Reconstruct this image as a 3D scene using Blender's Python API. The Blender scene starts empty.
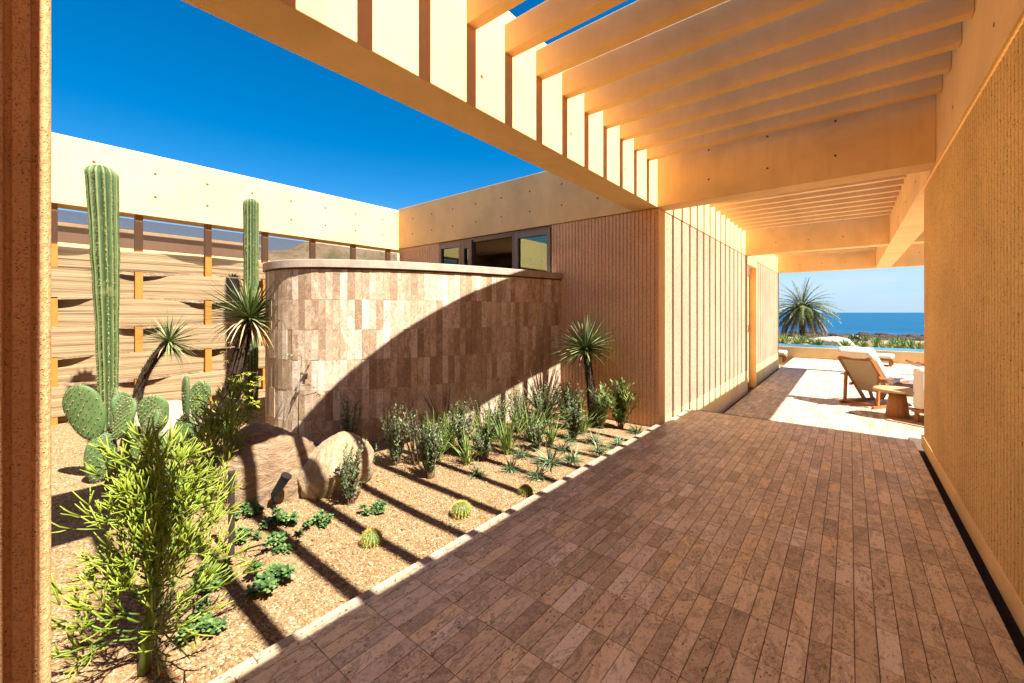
import bpy, math, random
from mathutils import Vector, Matrix, noise
R = math.radians
random.seed(7)
scene = bpy.context.scene
col = scene.collection

# ------------------------------------------------------------------ helpers
class MB:
    """collects faces, builds ONE mesh object"""
    def __init__(s):
        s.v = []; s.f = []; s.m = []; s.r = []
    def face(s, idx, mi=0, rnd=0.0):
        s.f.append(idx); s.m.append(mi); s.r.append(rnd)
    def add(s, verts, faces, mi=0, rnd=0.0):
        b = len(s.v); s.v.extend(verts)
        for f in faces: s.face([b+i for i in f], mi, rnd)
    def box(s, x0, x1, y0, y1, z0, z1, mi=0, rnd=0.0, ch=0.0):
        if ch <= 0:
            v = [(x0,y0,z0),(x1,y0,z0),(x1,y1,z0),(x0,y1,z0),(x0,y0,z1),(x1,y0,z1),(x1,y1,z1),(x0,y1,z1)]
            s.add(v, [(0,3,2,1),(4,5,6,7),(0,1,5,4),(1,2,6,5),(2,3,7,6),(3,0,4,7)], mi, rnd)
        else:
            import bmesh
            bm = bmesh.new(); bmesh.ops.create_cube(bm, size=1)
            for q in bm.verts:
                q.co = Vector(((x0+x1)/2+q.co.x*(x1-x0), (y0+y1)/2+q.co.y*(y1-y0), (z0+z1)/2+q.co.z*(z1-z0)))
            bmesh.ops.bevel(bm, geom=bm.edges[:], offset=ch, segments=2, profile=0.5, affect='EDGES')
            bm.verts.index_update()
            s.add([tuple(q.co) for q in bm.verts], [[q.index for q in f.verts] for f in bm.faces], mi, rnd)
            bm.free()
    def bar(s, p, q, w, h, mi=0, rnd=0.0, up=(0,0,1)):
        p = Vector(p); q = Vector(q); d = (q-p).normalized(); u = Vector(up)
        a = d.cross(u)
        if a.length < 1e-4: a = d.cross(Vector((0,1,0)))
        a.normalize(); b = a.cross(d)
        v = []
        for e in (p, q):
            for sx, sy in ((-1,-1),(1,-1),(1,1),(-1,1)): v.append(tuple(e + a*sx*w/2 + b*sy*h/2))
        s.add(v, [(0,1,2,3),(7,6,5,4),(0,4,5,1),(1,5,6,2),(2,6,7,3),(3,7,4,0)], mi, rnd)
    def tube(s, pts, rad, n=6, mi=0, rnd=0.0, cap=True):
        pts = [Vector(p) for p in pts]; b = len(s.v); k = len(pts)
        if not hasattr(rad, '__len__'): rad = [rad]*k
        a = None
        for i, p in enumerate(pts):
            d = (pts[min(i+1,k-1)] - pts[max(i-1,0)]).normalized()
            if a is None:
                a = d.cross(Vector((0,0,1)))
                if a.length < 1e-3: a = Vector((1,0,0))
            a = (a - d*a.dot(d)).normalized(); c = d.cross(a)
            for j in range(n):
                t = 2*math.pi*j/n
                s.v.append(tuple(p + (a*math.cos(t)+c*math.sin(t))*rad[i]))
        for i in range(k-1):
            for j in range(n):
                j2 = (j+1) % n
                s.face([b+i*n+j, b+i*n+j2, b+(i+1)*n+j2, b+(i+1)*n+j], mi, rnd)
        if cap:
            s.face([b+(k-1)*n+j for j in range(n)], mi, rnd); s.face([b+j for j in range(n)][::-1], mi, rnd)
    def blade(s, p, d, L, w, droop=0.3, seg=4, mi=0, rnd=0.0, fold=0.25, tipw=0.05, midw=0.6):
        p = Vector(p); d = Vector(d).normalized(); b = len(s.v)
        side = d.cross(Vector((0,0,1)))
        if side.length < 0.05: side = Vector((random.uniform(-1,1), random.uniform(-1,1), 0))
        side.normalize(); q = p.copy(); dd = d.copy()
        for i in range(seg+1):
            t = i/seg
            ww = w*(0.55+0.45*min(1, t/midw*1.0)) if t < midw else w*((1-t)/(1-midw)*(1-tipw)+tipw)
            nrm = side.cross(dd).normalized()
            s.v.append(tuple(q - side*ww/2 + nrm*ww*fold)); s.v.append(tuple(q)); s.v.append(tuple(q + side*ww/2 + nrm*ww*fold))
            dd = (dd + Vector((0,0,-droop/seg))).normalized(); q = q + dd*(L/seg)
        for i in range(seg):
            o = b+i*3
            s.face([o,o+1,o+4,o+3], mi, rnd); s.face([o+1,o+2,o+5,o+4], mi, rnd)
    def build(s, name, mats, parent=None, smooth=False, loc=None):
        me = bpy.data.meshes.new(name); me.from_pydata(s.v, [], s.f)
        if not isinstance(mats, (list, tuple)): mats = [mats]
        for m in mats: me.materials.append(m)
        me.polygons.foreach_set('material_index', s.m)
        at = me.attributes.new('rnd', 'FLOAT', 'FACE'); at.data.foreach_set('value', s.r)
        if smooth: me.polygons.foreach_set('use_smooth', [True]*len(s.f))
        me.update()
        o = bpy.data.objects.new(name, me); col.objects.link(o)
        if parent: o.parent = parent
        if loc is not None: o.location = loc
        return o

def tag(o, label=None, cat=None, group=None, kind=None):
    if label: o['label'] = label
    if cat: o['category'] = cat
    if group: o['group'] = group
    if kind: o['kind'] = kind
    return o
def empty(name, loc, label, cat, group=None, rz=0):
    o = bpy.data.objects.new(name, None); o.empty_display_size = 0.1; col.objects.link(o)
    o.location = loc; o.rotation_euler = (0,0,rz)
    return tag(o, label, cat, group)
def copy_tree(o, parent=None):
    c = o.copy(); col.objects.link(c); c.parent = parent
    for ch in list(o.children): copy_tree(ch, c)
    return c
def local(mb, origin):
    ox, oy, oz = origin
    mb.v = [(x-ox, y-oy, z-oz) for x, y, z in mb.v]; return mb

# ------------------------------------------------------------------ materials
class NT:
    def __init__(s, name):
        s.m = bpy.data.materials.new(name); s.m.use_nodes = True; s.t = s.m.node_tree
        s.p = s.t.nodes['Principled BSDF']; s.out = s.t.nodes['Material Output']
        s.co = None
    def n(s, typ, **kw):
        x = s.t.nodes.new(typ)
        for k, v in kw.items():
            if k in ('operation','blend_type','data_type','attribute_name','feature','noise_dimensions','distance','clamp','interpolation_type','normalize','use_clamp','layer_name','voronoi_dimensions'): setattr(x, k, v)
            else: x.inputs[k.replace('_',' ')].default_value = v
        return x
    def l(s, a, b): s.t.links.new(a, b)
    def coord(s, scale=(1,1,1), kind='Object', off=None):
        tc = s.n('ShaderNodeTexCoord'); mp = s.n('ShaderNodeMapping'); mp.inputs['Scale'].default_value = scale
        s.l(tc.outputs[kind], mp.inputs['Vector'])
        if off is not None: s.l(off, mp.inputs['Location'])
        return mp.outputs[0]
    def noise(s, vec, scale, detail=4, rough=0.6, dist=0.0):
        x = s.n('ShaderNodeTexNoise'); x.inputs['Scale'].default_value = scale; x.inputs['Detail'].default_value = detail
        x.inputs['Roughness'].default_value = rough; x.inputs['Distortion'].default_value = dist; s.l(vec, x.inputs['Vector']); return x.outputs['Fac']
    def ramp(s, fac, stops, interp='LINEAR'):
        x = s.n('ShaderNodeValToRGB'); e = x.color_ramp.elements; x.color_ramp.interpolation = interp
        while len(e) < len(stops): e.new(0.5)
        for i, (p, c) in enumerate(stops):
            e[i].position = p; e[i].color = (c[0],c[1],c[2],1) if hasattr(c,'__len__') else (c,c,c,1)
        s.l(fac, x.inputs[0]); return x.outputs[0]
    def mix(s, a, b, fac, mode='MIX'):
        x = s.n('ShaderNodeMix', data_type='RGBA'); x.blend_type = mode
        for sock, val in ((x.inputs[6], a), (x.inputs[7], b), (x.inputs[0], fac)):
            if hasattr(val, 'links'): s.l(val, sock)
            elif hasattr(val, '__len__'): sock.default_value = (val[0],val[1],val[2],1)
            else: sock.default_value = val
        return x.outputs[2]
    def math(s, op, a, b=0.0):
        x = s.n('ShaderNodeMath', operation=op)
        for i, val in enumerate((a, b)):
            if hasattr(val, 'links'): s.l(val, x.inputs[i])
            else: x.inputs[i].default_value = val
        return x.outputs[0]
    def attr(s):
        x = s.n('ShaderNodeAttribute', attribute_name='rnd'); return x.outputs['Fac']
    def bump(s, h, strength=0.3, dist=0.01, prev=None):
        x = s.n('ShaderNodeBump'); x.inputs['Strength'].default_value = strength; x.inputs['Distance'].default_value = dist
        s.l(h, x.inputs['Height'])
        if prev is not None: s.l(prev, x.inputs['Normal'])
        return x.outputs[0]
    def fin(s, color=None, rough=0.7, normal=None, spec=0.3):
        if color is not None:
            if hasattr(color, 'links'): s.l(color, s.p.inputs['Base Color'])
            else: s.p.inputs['Base Color'].default_value = (*color, 1)
        if hasattr(rough, 'links'): s.l(rough, s.p.inputs['Roughness'])
        else: s.p.inputs['Roughness'].default_value = rough
        s.p.inputs['Specular IOR Level'].default_value = spec
        if normal is not None: s.l(normal, s.p.inputs['Normal'])
        return s.m

CON = (0.86, 0.56, 0.24)
def concrete(name, base=CON, pits=False, rough=0.75, fine=1.0):
    t = NT(name); v = t.coord()
    n1 = t.noise(v, 1.3, 5, 0.6, 0.4); n2 = t.noise(v, 14, 6, 0.7)
    n4 = t.noise(t.coord((6,6,0.6)), 2.0, 4, 0.6)
    lo = tuple(c*0.82 for c in base); hi = tuple(min(.9, c*1.06) for c in base)
    c = t.ramp(n1, [(0.3, lo), (0.55, base), (0.75, hi)])
    c = t.mix(c, (base[0]*.78, base[1]*.74, base[2]*.70), t.ramp(n2, [(0.58, 0.0), (0.78, 0.35)]))
    c = t.mix(c, (base[0]*.86, base[1]*.82, base[2]*.8), t.ramp(n4, [(0.5, 0.0), (0.75, 0.45)]))
    n3 = t.noise(v, 90, 3, 0.6)
    if pits:
        vo = t.n('ShaderNodeTexVoronoi'); vo.inputs['Scale'].default_value = 62*fine; t.l(v, vo.inputs['Vector'])
        big = t.noise(v, 26*fine, 5, 0.75)
        dark = t.math('MULTIPLY', t.ramp(vo.outputs['Distance'], [(0.16, 1.0), (0.34, 0.0)]), t.ramp(big, [(0.45, 0.0), (0.56, 1.0)]))
        c = t.mix(c, (base[0]*.34, base[1]*.28, base[2]*.22), dark)
        c = t.mix(c, (base[0]*.62, base[1]*.56, base[2]*.5), t.ramp(t.noise(v, 38*fine, 5, .75), [(0.5, 0.0), (0.66, 0.7)]))
        c = t.mix(c, (base[0]*1.05, base[1]*1.1, base[2]*1.15), t.ramp(t.noise(v, 60, 4, .7), [(0.6, 0.0), (0.75, 0.4)]))
        h = t.math('SUBTRACT', t.math('ADD', t.noise(v, 60, 5, 0.75), t.math('MULTIPLY', big, 0.9)), t.math('MULTIPLY', dark, 0.9))
        nb = t.bump(h, 0.9, 0.008)
    else:
        nb = t.bump(t.math('ADD', n3, t.math('MULTIPLY', n2, 0.6)), 0.18, 0.003)
    return t.fin(c, rough, nb, 0.25)
M = {}
M['con'] = concrete('smooth_sand_concrete')
M['rib'] = concrete('bush_hammered_concrete', (0.88, 0.57, 0.215), pits=True, rough=0.85)
M['ribp'] = concrete('ribbed_concrete', (0.82, 0.51, 0.28), pits=True, rough=0.85)

M['ribn'] = concrete('near_bush_hammered_concrete', (0.78, 0.46, 0.20), pits=True, rough=0.85, fine=2.3)
M['ribs'] = concrete('sunlit_rough_concrete', (0.468,0.323,0.208), pits=True, rough=0.85)  # rough ribs in a darker copy, toned down for the sunlit side wall
def travertine(name, stops, joint_dark=0.5, horiz=True, rough=0.55):
    t = NT(name); a = t.attr()
    off = t.n('ShaderNodeCombineXYZ'); t.l(t.math('MULTIPLY', a, 37.0), off.inputs[0]); t.l(t.math('MULTIPLY', a, 91.0), off.inputs[1]); t.l(t.math('MULTIPLY', a, 53.0), off.inputs[2])
    sc = (1.0,0.5,1.0) if horiz else (1.0,1.0,0.6)
    v = t.coord(sc, off=off.outputs[0])
    base = t.ramp(a, stops)
    n1 = t.noise(v, 8, 9, 0.78, 0.9); n2 = t.noise(v, 32, 6, 0.7, 0.6)
    c = t.mix(base, (0.14,0.085,0.055), t.ramp(n1, [(0.5, 0.0), (0.54, 0.60), (0.57, 0.10), (0.66, 0.45), (0.8, 0.2)]))
    c = t.mix(c, (0.74,0.60,0.45), t.math('MULTIPLY', t.ramp(n1, [(0.36, 0.8), (0.44, 0.25), (0.48, 0.0)]), t.ramp(t.math('FRACT', t.math('MULTIPLY', a, 7.3)), [(0.3,0.15),(0.8,1.0)])))
    c = t.mix(c, (0.20,0.115,0.06), t.ramp(n2, [(0.52, 0.0), (0.66, 0.40)]))
    n3 = t.noise(v, 120, 5, 0.75); c = t.mix(c, (0.22,0.13,0.075), t.ramp(n3, [(0.53, 0.0), (0.70, 0.42)])); c = t.mix(c, (0.86,0.74,0.56), t.ramp(n3, [(0.32, 0.5), (0.47, 0.0)]))
    # pits, only on part of the tiles
    pit = t.math('MULTIPLY', t.ramp(t.noise(v, 75, 3, 0.6), [(0.60, 0.0), (0.66, 1.0)]), t.ramp(t.noise(v, 6, 3, 0.5, 1.0), [(0.48, 0.0), (0.55, 1.0)]))
    c = t.mix(c, (0.07,0.04,0.025), t.math('MULTIPLY', pit, 0.75))
    h = t.math('SUBTRACT', t.math('MULTIPLY', n2, 0.5), pit)
    return t.fin(c, rough, t.bump(h, 0.45, 0.004), 0.35)
M['floor'] = travertine('travertine_paving', [(0.0,(0.50,0.375,0.215)),(0.25,(0.66,0.50,0.285)),(0.5,(0.76,0.585,0.345)),(0.7,(0.70,0.555,0.36)),(0.85,(0.82,0.60,0.29)),(1.0,(0.88,0.74,0.52))], rough=0.42)
M['deck'] = travertine('sunlit_travertine', [(0.0,(0.30,0.235,0.16)),(0.3,(0.42,0.34,0.24)),(0.7,(0.46,0.38,0.28)),(1.0,(0.56,0.48,0.37))])  # same stone as the paving, darkened to offset full sun on the terrace
M['wtile'] = travertine('travertine_cladding', [(0.0,(0.30,0.19,0.105)),(0.3,(0.44,0.30,0.185)),(0.55,(0.53,0.385,0.255)),(0.8,(0.60,0.465,0.33)),(1.0,(0.74,0.62,0.48))], horiz=False)
def simple(name, c, rough=0.6, spec=0.3, ns=20, amt=0.25, bump=0.15, metal=0.0, scl=(1,1,1)):
    t = NT(name); v = t.coord(scl); n = t.noise(v, ns, 5, 0.65)
    cc = t.ramp(n, [(0.3, tuple(x*(1-amt) for x in c)), (0.7, tuple(min(1,x*(1+amt*.6)) for x in c))])
    t.p.inputs['Metallic'].default_value = metal
    return t.fin(cc, rough, t.bump(n, bump, 0.003), spec)
M['joint'] = simple('dark_joint_bed', (0.10,0.065,0.045), 0.95)
M['grout'] = simple('brown_grout', (0.20,0.135,0.09), 0.95)
M['hole'] = simple('tie_hole_shadow_plug', (0.16,0.10,0.06), 0.95)
M['coping'] = simple('coping_stone', (0.42,0.325,0.245), 0.7, ns=8)
M['kerb'] = simple('kerb_stone', (0.391,0.306,0.212), 0.7, ns=8)
M['wood'] = simple('teak_wood', (0.310,0.118,0.031), 0.5, ns=9, amt=0.35, scl=(4,4,0.7))
M['woodlight'] = simple('light_teak', (0.409,0.260,0.124), 0.5, ns=9)
M['post'] = simple('rust_orange_post', (0.413,0.165,0.026), 0.6, ns=9, amt=0.15)
M['bronze'] = simple('bronze_window_frame', (0.15,0.11,0.085), 0.4, ns=30, amt=0.1, metal=0.3)
M['silver'] = simple('pale_bronze_frame', (0.22,0.175,0.14), 0.45, ns=30, amt=0.1)
M['black'] = simple('black_fixture', (0.012,0.011,0.011), 0.5, ns=30, amt=0.2)
M['stake'] = simple('weathered_bronze_stake', (0.04,0.03,0.024), 0.6, ns=40)
M['room'] = simple('room_plaster', (0.45,0.33,0.20), 0.8)
M['roomd'] = simple('dark_room_joinery', (0.10,0.065,0.04), 0.7)
M['canvas'] = simple('tan_canvas', (0.375,0.285,0.180), 0.9, ns=120)
M['cushion'] = simple('off_white_cushion', (0.681,0.607,0.515), 0.95, ns=30, amt=0.06, bump=0.3)
M['greytop'] = simple('grey_stone_top', (0.19,0.15,0.14), 0.6)
M['rug'] = simple('jute_rug', (0.352,0.225,0.120), 0.95, ns=140, bump=0.6)
M['gold'] = simple('door_handle_metal', (0.25,0.15,0.07), 0.35, metal=0.7)
def gravelmat(name, attr=False):
    t = NT(name); v = t.coord()
    if attr: c0 = t.attr()
    else:
        vo = t.n('ShaderNodeTexVoronoi'); vo.inputs['Scale'].default_value = 85; t.l(v, vo.inputs['Vector'])
        sp = t.n('ShaderNodeSeparateColor'); t.l(vo.outputs['Color'], sp.inputs[0]); c0 = sp.outputs[0]
    c = t.ramp(c0, [(0.0,(0.125,0.068,0.028)),(0.25,(0.205,0.119,0.050)),(0.6,(0.271,0.166,0.075)),(0.85,(0.329,0.225,0.120)),(1.0,(0.424,0.326,0.214))])
    c = t.mix(c, (0.340,0.212,0.102), t.ramp(t.noise(v, 1.6, 4), [(0.45,0.0),(0.7,0.35)]))
    nb = None
    if not attr:
        h = t.math('SUBTRACT', 1.0, vo.outputs['Distance'])
        nb = t.bump(h, 0.9, 0.008)
    return t.fin(c, 0.9, nb, 0.2)
M['gravel'] = gravelmat('gold_gravel'); M['pebble'] = gravelmat('gold_pebbles', True)
def leafmat(name, lo, mid, hi, rough=0.5, trans=0.15):
    t = NT(name); a = t.attr(); v = t.coord()
    c = t.ramp(a, [(0.0, lo), (0.5, mid), (1.0, hi)])
    c = t.mix(c, tuple(x*0.6 for x in lo), t.ramp(t.noise(v, 30, 4), [(0.55,0.0),(0.75,0.4)]))
    return t.fin(c, rough, None, 0.35)
M['pencil'] = leafmat('pencil_twig_green', (0.035,0.075,0.010), (0.095,0.155,0.015), (0.235,0.285,0.026))
M['pencilb'] = leafmat('pencil_stem', (0.074,0.118,0.022), (0.118,0.163,0.030), (0.170,0.207,0.059))
M['yucca'] = leafmat('yucca_blade', (0.033,0.059,0.013), (0.089,0.130,0.033), (0.237,0.266,0.096))
M['dead'] = leafmat('dry_blade', (0.244,0.163,0.074), (0.385,0.281,0.148), (0.474,0.370,0.222), 0.8)
M['ytrunk'] = leafmat('leaf_scar_trunk', (0.022,0.013,0.007), (0.096,0.059,0.033), (0.407,0.311,0.222), 0.9)
M['rosette'] = leafmat('fleshy_leaf', (0.02,0.05,0.012), (0.055,0.115,0.025), (0.14,0.21,0.055), 0.55)
M['greyleaf'] = leafmat('grey_green_leaf', (0.056,0.081,0.030), (0.118,0.155,0.063), (0.237,0.281,0.133), 0.6)
M['strap'] = leafmat('strap_leaf', (0.052,0.089,0.015), (0.126,0.192,0.033), (0.266,0.333,0.067))
M['bronzeleaf'] = leafmat('bronze_blade', (0.037,0.018,0.011), (0.081,0.041,0.022), (0.163,0.089,0.044))
M['aloe'] = leafmat('silver_aloe_leaf', (0.052,0.089,0.037), (0.118,0.178,0.081), (0.266,0.326,0.163), 0.5)
M['yellowleaf'] = leafmat('lime_leaf', (0.185,0.222,0.015), (0.311,0.340,0.022), (0.459,0.429,0.044))
M['stem'] = leafmat('thin_woody_stem', (0.089,0.059,0.033), (0.148,0.096,0.052), (0.222,0.148,0.089), 0.9)
M['spine'] = leafmat('pale_spines', (0.333,0.281,0.148), (0.459,0.385,0.222), (0.555,0.488,0.311), 0.7)
M['goldspine'] = leafmat('gold_spines', (0.370,0.281,0.044), (0.488,0.385,0.067), (0.592,0.503,0.148), 0.7)
M['palmleaf'] = leafmat('palm_leaflet', (0.03,0.055,0.012), (0.09,0.125,0.03), (0.24,0.25,0.09))
M['palmdry'] = leafmat('dry_palm_leaflet', (0.089,0.056,0.022), (0.178,0.115,0.052), (0.311,0.222,0.111))
M['coastleaf'] = leafmat('coast_agave_leaf', (0.074,0.118,0.037), (0.163,0.215,0.059), (0.311,0.340,0.104))
def cactusmat(name, lo, hi, ridge):
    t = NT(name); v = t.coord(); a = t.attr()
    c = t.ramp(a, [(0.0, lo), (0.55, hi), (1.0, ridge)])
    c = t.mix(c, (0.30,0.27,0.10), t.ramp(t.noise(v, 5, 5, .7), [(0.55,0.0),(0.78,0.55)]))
    return t.fin(c, 0.6, t.bump(t.noise(v, 60, 3), 0.25, 0.004), 0.3)
M['cactus'] = cactusmat('column_cactus_skin', (0.018,0.041,0.012), (0.074,0.115,0.033), (0.192,0.215,0.074))
M['pad'] = cactusmat('pad_skin', (0.045,0.09,0.025), (0.095,0.15,0.045), (0.18,0.23,0.08))
M['barrel'] = cactusmat('barrel_skin', (0.044,0.089,0.022), (0.096,0.163,0.037), (0.222,0.266,0.074))
def rockmat(name, a, b, c_, streak=(1,1,1)):
    t = NT(name); v = t.coord(streak)
    n = t.noise(v, 3.0, 9, 0.75, 1.6); n2 = t.noise(v, 16, 8, 0.8)
    c = t.ramp(n, [(0.3, a), (0.5, b), (0.7, c_)])
    c = t.mix(c, tuple(x*0.35 for x in a), t.ramp(n2, [(0.58,0.0),(0.72,0.5)]))
    return t.fin(c, 0.9, t.bump(t.math('ADD', n2, t.math('MULTIPLY', n, 2.0)), 1.0, 0.03), 0.2)
M['rock'] = rockmat('tan_boulder', (0.30,0.19,0.095), (0.47,0.335,0.20), (0.66,0.54,0.39))
M['rockd'] = rockmat('brown_crusted_boulder', (0.17,0.10,0.06), (0.37,0.24,0.135), (0.54,0.40,0.26), (1,1,2.5))
M['rockw'] = rockmat('pale_boulder', (0.36,0.29,0.20), (0.46,0.38,0.29), (0.54,0.46,0.37))
M['nbr'] = concrete('brown_neighbour_stucco', (0.36,0.19,0.09))
M['shore'] = rockmat('dark_shore_rock', (0.02,0.014,0.01), (0.045,0.03,0.02), (0.09,0.07,0.05))

def fabricmat():
    t = NT('woven_sand_fabric'); v = t.coord((1.0,0.35,1.0)); a = t.attr()
    c = t.ramp(t.noise(v, 6, 4, 0.6), [(0.3,(0.276,0.184,0.096)),(0.7,(0.322,0.221,0.120))])
    f = t.noise(t.coord((0.5,0.5,30)), 1.2, 4, 0.6, 0.3)
    c = t.mix(c, (0.19,0.115,0.06), t.ramp(f, [(0.58,0.0),(0.68,0.4)]))
    c = t.mix(c, (0.320,0.216,0.120), t.math('MULTIPLY', a, 0.3))
    return t.fin(c, 0.9, t.bump(f, 0.8, 0.02), 0.1)
M['fabric'] = fabricmat()
def meshmat():
    t = NT('sheer_dark_mesh'); tr = t.n('ShaderNodeBsdfTransparent'); mx = t.n('ShaderNodeMixShader')
    t.fin((0.050,0.026,0.016), 0.8, None, 0.2)
    f = t.noise(t.coord((40,40,400)), 1.0, 2, 0.5)
    t.l(t.ramp(f, [(0.3,0.66),(0.7,0.78)]), mx.inputs[0]); t.l(tr.outputs[0], mx.inputs[1]); t.l(t.p.outputs[0], mx.inputs[2]); t.l(mx.outputs[0], t.out.inputs['Surface'])
    return t.m
M['mesh'] = meshmat()
def glassmat():
    t = NT('window_glass'); tr = t.n('ShaderNodeBsdfTransparent'); gl = t.n('ShaderNodeBsdfGlossy'); mx = t.n('ShaderNodeMixShader')
    tr.inputs[0].default_value = (0.55,0.62,0.56,1); gl.inputs['Roughness'].default_value = 0.01; gl.inputs[0].default_value = (0.45,0.56,0.48,1)
    lw = t.n('ShaderNodeLayerWeight'); lw.inputs[0].default_value = 0.35
    t.l(t.math('ADD', t.math('MULTIPLY', lw.outputs['Fresnel'], 0.9), 0.22), mx.inputs[0])
    t.l(tr.outputs[0], mx.inputs[1]); t.l(gl.outputs[0], mx.inputs[2]); t.l(mx.outputs[0], t.out.inputs['Surface'])
    return t.m
M['glass'] = glassmat()
def seamat():
    t = NT('sea_water'); v = t.coord()
    n = t.noise(t.coord((0.010,0.028,1)), 1.0, 6, 0.65)
    c = t.ramp(n, [(0.3,(0.0,0.034,0.085)),(0.55,(0.0,0.058,0.125)),(0.75,(0.004,0.088,0.16))])
    # foam near the shore, in broken lines
    tc = t.n('ShaderNodeTexCoord'); sep = t.n('ShaderNodeSeparateXYZ'); t.l(tc.outputs['Object'], sep.inputs[0])
    d = t.math('ADD', sep.outputs[1], t.math('MULTIPLY', t.noise(t.coord((0.02,0.02,1)), 1.0, 4), 60.0))
    near = t.ramp(t.math('DIVIDE', d, 400.0), [(0.30,1.0),(0.52,0.0)])
    foam = t.math('MULTIPLY', t.ramp(t.noise(t.coord((0.05,0.22,1)), 1.0, 6, 0.7), [(0.54,0.0),(0.62,1.0)]), near)
    c = t.mix(c, (0.75,0.8,0.82), foam)
    return t.fin(c, 0.35, t.bump(t.noise(t.coord((0.3,0.8,1)), 1.0, 6, 0.6), 0.4, 0.4), 0.12)
M['sea'] = seamat()
M['pool'] = simple('pool_water_blue', (0.045,0.15,0.22), 0.2, 0.4, ns=3, amt=0.2, bump=0.3)
def terrainmat():
    t = NT('coastal_ground'); v = t.coord()
    c = t.ramp(t.noise(v, 0.25, 7, 0.65), [(0.35,(0.154,0.119,0.056)),(0.5,(0.308,0.217,0.126)),(0.65,(0.364,0.266,0.168))])
    c = t.mix(c, (0.084,0.112,0.035), t.ramp(t.noise(v, 0.9, 5, 0.7), [(0.5,0.0),(0.62,0.7)]))
    return t.fin(c, 0.95, t.bump(t.noise(v, 3, 6), 0.5, 0.1), 0.1)
M['land'] = terrainmat()

# ------------------------------------------------------------------ levels and planes
ZP, ZG, ZD = -1.49, -1.54, -1.95      # paving, garden, lower terrace
XL, XLo, XR, XRo = -1.985, -2.33, 0.62, 0.98
ZB, ZR, ZT = 1.40, 1.93, 2.265        # beam bottom, rafter bottom, tops
YF, YE = 5.49, 6.68                   # block front, paving end
CB = [(-6.41,-6.11), (-0.47,-0.16), (5.49,5.79), (11.45,11.75), (17.30,17.60)]

# ------------------------------------------------------------------ ribbed wall strips (real ribs)
def ribs(mb, a0, a1, z0, z1, place, p=0.056, d=0.012, mi=0):
    """profile along a; place(a, depth)->(x,y)"""
    n = int(round((a1-a0)/p)); p = (a1-a0)/n; prof = []
    for i in range(n):
        a = a0+i*p
        prof += [(a, 0), (a+p*.62, 0), (a+p*.72, d), (a+p*.90, d)]
    prof.append((a1, 0))
    b = len(mb.v)
    zs = [z0, z1]
    for a, dd in prof:
        x, y = place(a, dd)
        for z in zs: mb.v.append((x, y, z))
    for i in range(len(prof)-1):
        mb.face([b+2*i, b+2*i+2, b+2*i+3, b+2*i+1], mi)
def holes(mb, pts, axis, mi=1, r=0.014):
    """tie holes: little plugs on a face; axis = outward normal"""
    ax = Vector(axis)
    for p in pts:
        p = Vector(p); mb.tube([p-ax*0.01, p+ax*0.0015], r, 10, mi)

# ------------------------------------------------------------------ paving
def paving(name, x0, x1, y0, y1, z, skip=None, w=0.0795, l=0.288, yoff=2.324, xoff=0.572, mat=None, g=0.0009):
    mb = MB(); mb.box(x0+.002, x1-.002, y0+.002, y1-.002, z-0.12, z-0.0035, 1)
    i0 = math.floor((x0-xoff)/w); i1 = math.ceil((x1-xoff)/w); j0 = math.floor((y0-yoff)/l); j1 = math.ceil((y1-yoff)/l)
    for i in range(i0, i1):
        for j in range(j0, j1):
            xa = max(x0, xoff+i*w); xb = min(x1, xoff+(i+1)*w); ya = max(y0, yoff+j*l); yb = min(y1, yoff+(j+1)*l)
            if xb-xa < .015 or yb-ya < .02: continue
            dz = random.uniform(-.0008, .0008)
            a = (xa+g, ya+g, xb-g, yb-g); c = 0.0012
            q = [(a[0],a[1],z-.008),(a[2],a[1],z-.008),(a[2],a[3],z-.008),(a[0],a[3],z-.008),
                 (a[0]+c,a[1]+c,z+dz),(a[2]-c,a[1]+c,z+dz),(a[2]-c,a[3]-c,z+dz),(a[0]+c,a[3]-c,z+dz)]
            mb.add(q, [(4,5,6,7),(0,1,5,4),(1,2,6,5),(2,3,7,6),(3,0,4,7)], 0, random.random())
    return mb.build(name, [mat or M['floor'], M['grout']])
tag(paving('paving', -1.95, 0.572, -4.5, YE, ZP), kind='structure')
tag(paving('terrace', -1.90, 9.0, 7.3, 21.62, ZD, mat=M['deck']), kind='structure')
mb = MB(); mb.box(-1.95, .572, YE+.003, 7.0, ZD, ZP-.16, 0); mb.box(-1.95, .572, 7.003, 7.297, ZD, ZP-.31, 0)
tag(mb.build('steps', M['floor']), kind='structure')
mb = MB(); mb.box(-2.05, 0.66, -4.6, 7.3, ZD-.1, ZP-.13); mb.box(-1.98,-1.903, 7.3,21.6, ZD-.1, ZD-.05)
tag(mb.build('drain_bed', M['joint']), kind='structure')
mb = MB(); mb.box(.575, .69, -4.4, 7.29, ZP-.2, ZP-.10); tag(mb.build('slot_shade_box', M['joint']), kind='structure')  # dark box filling the slot, its colour stands in for deep shade
mb = MB()
y = -4.5
while y < YF-.05:
    y2 = min(y+0.864, YF-.002); mb.box(-2.008, -1.952, y+.001, y2-.001, ZP-.12, ZP+.002, 0, 0, 0.006); y = y2
tag(mb.build('kerb', M['kerb']), kind='structure')

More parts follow.
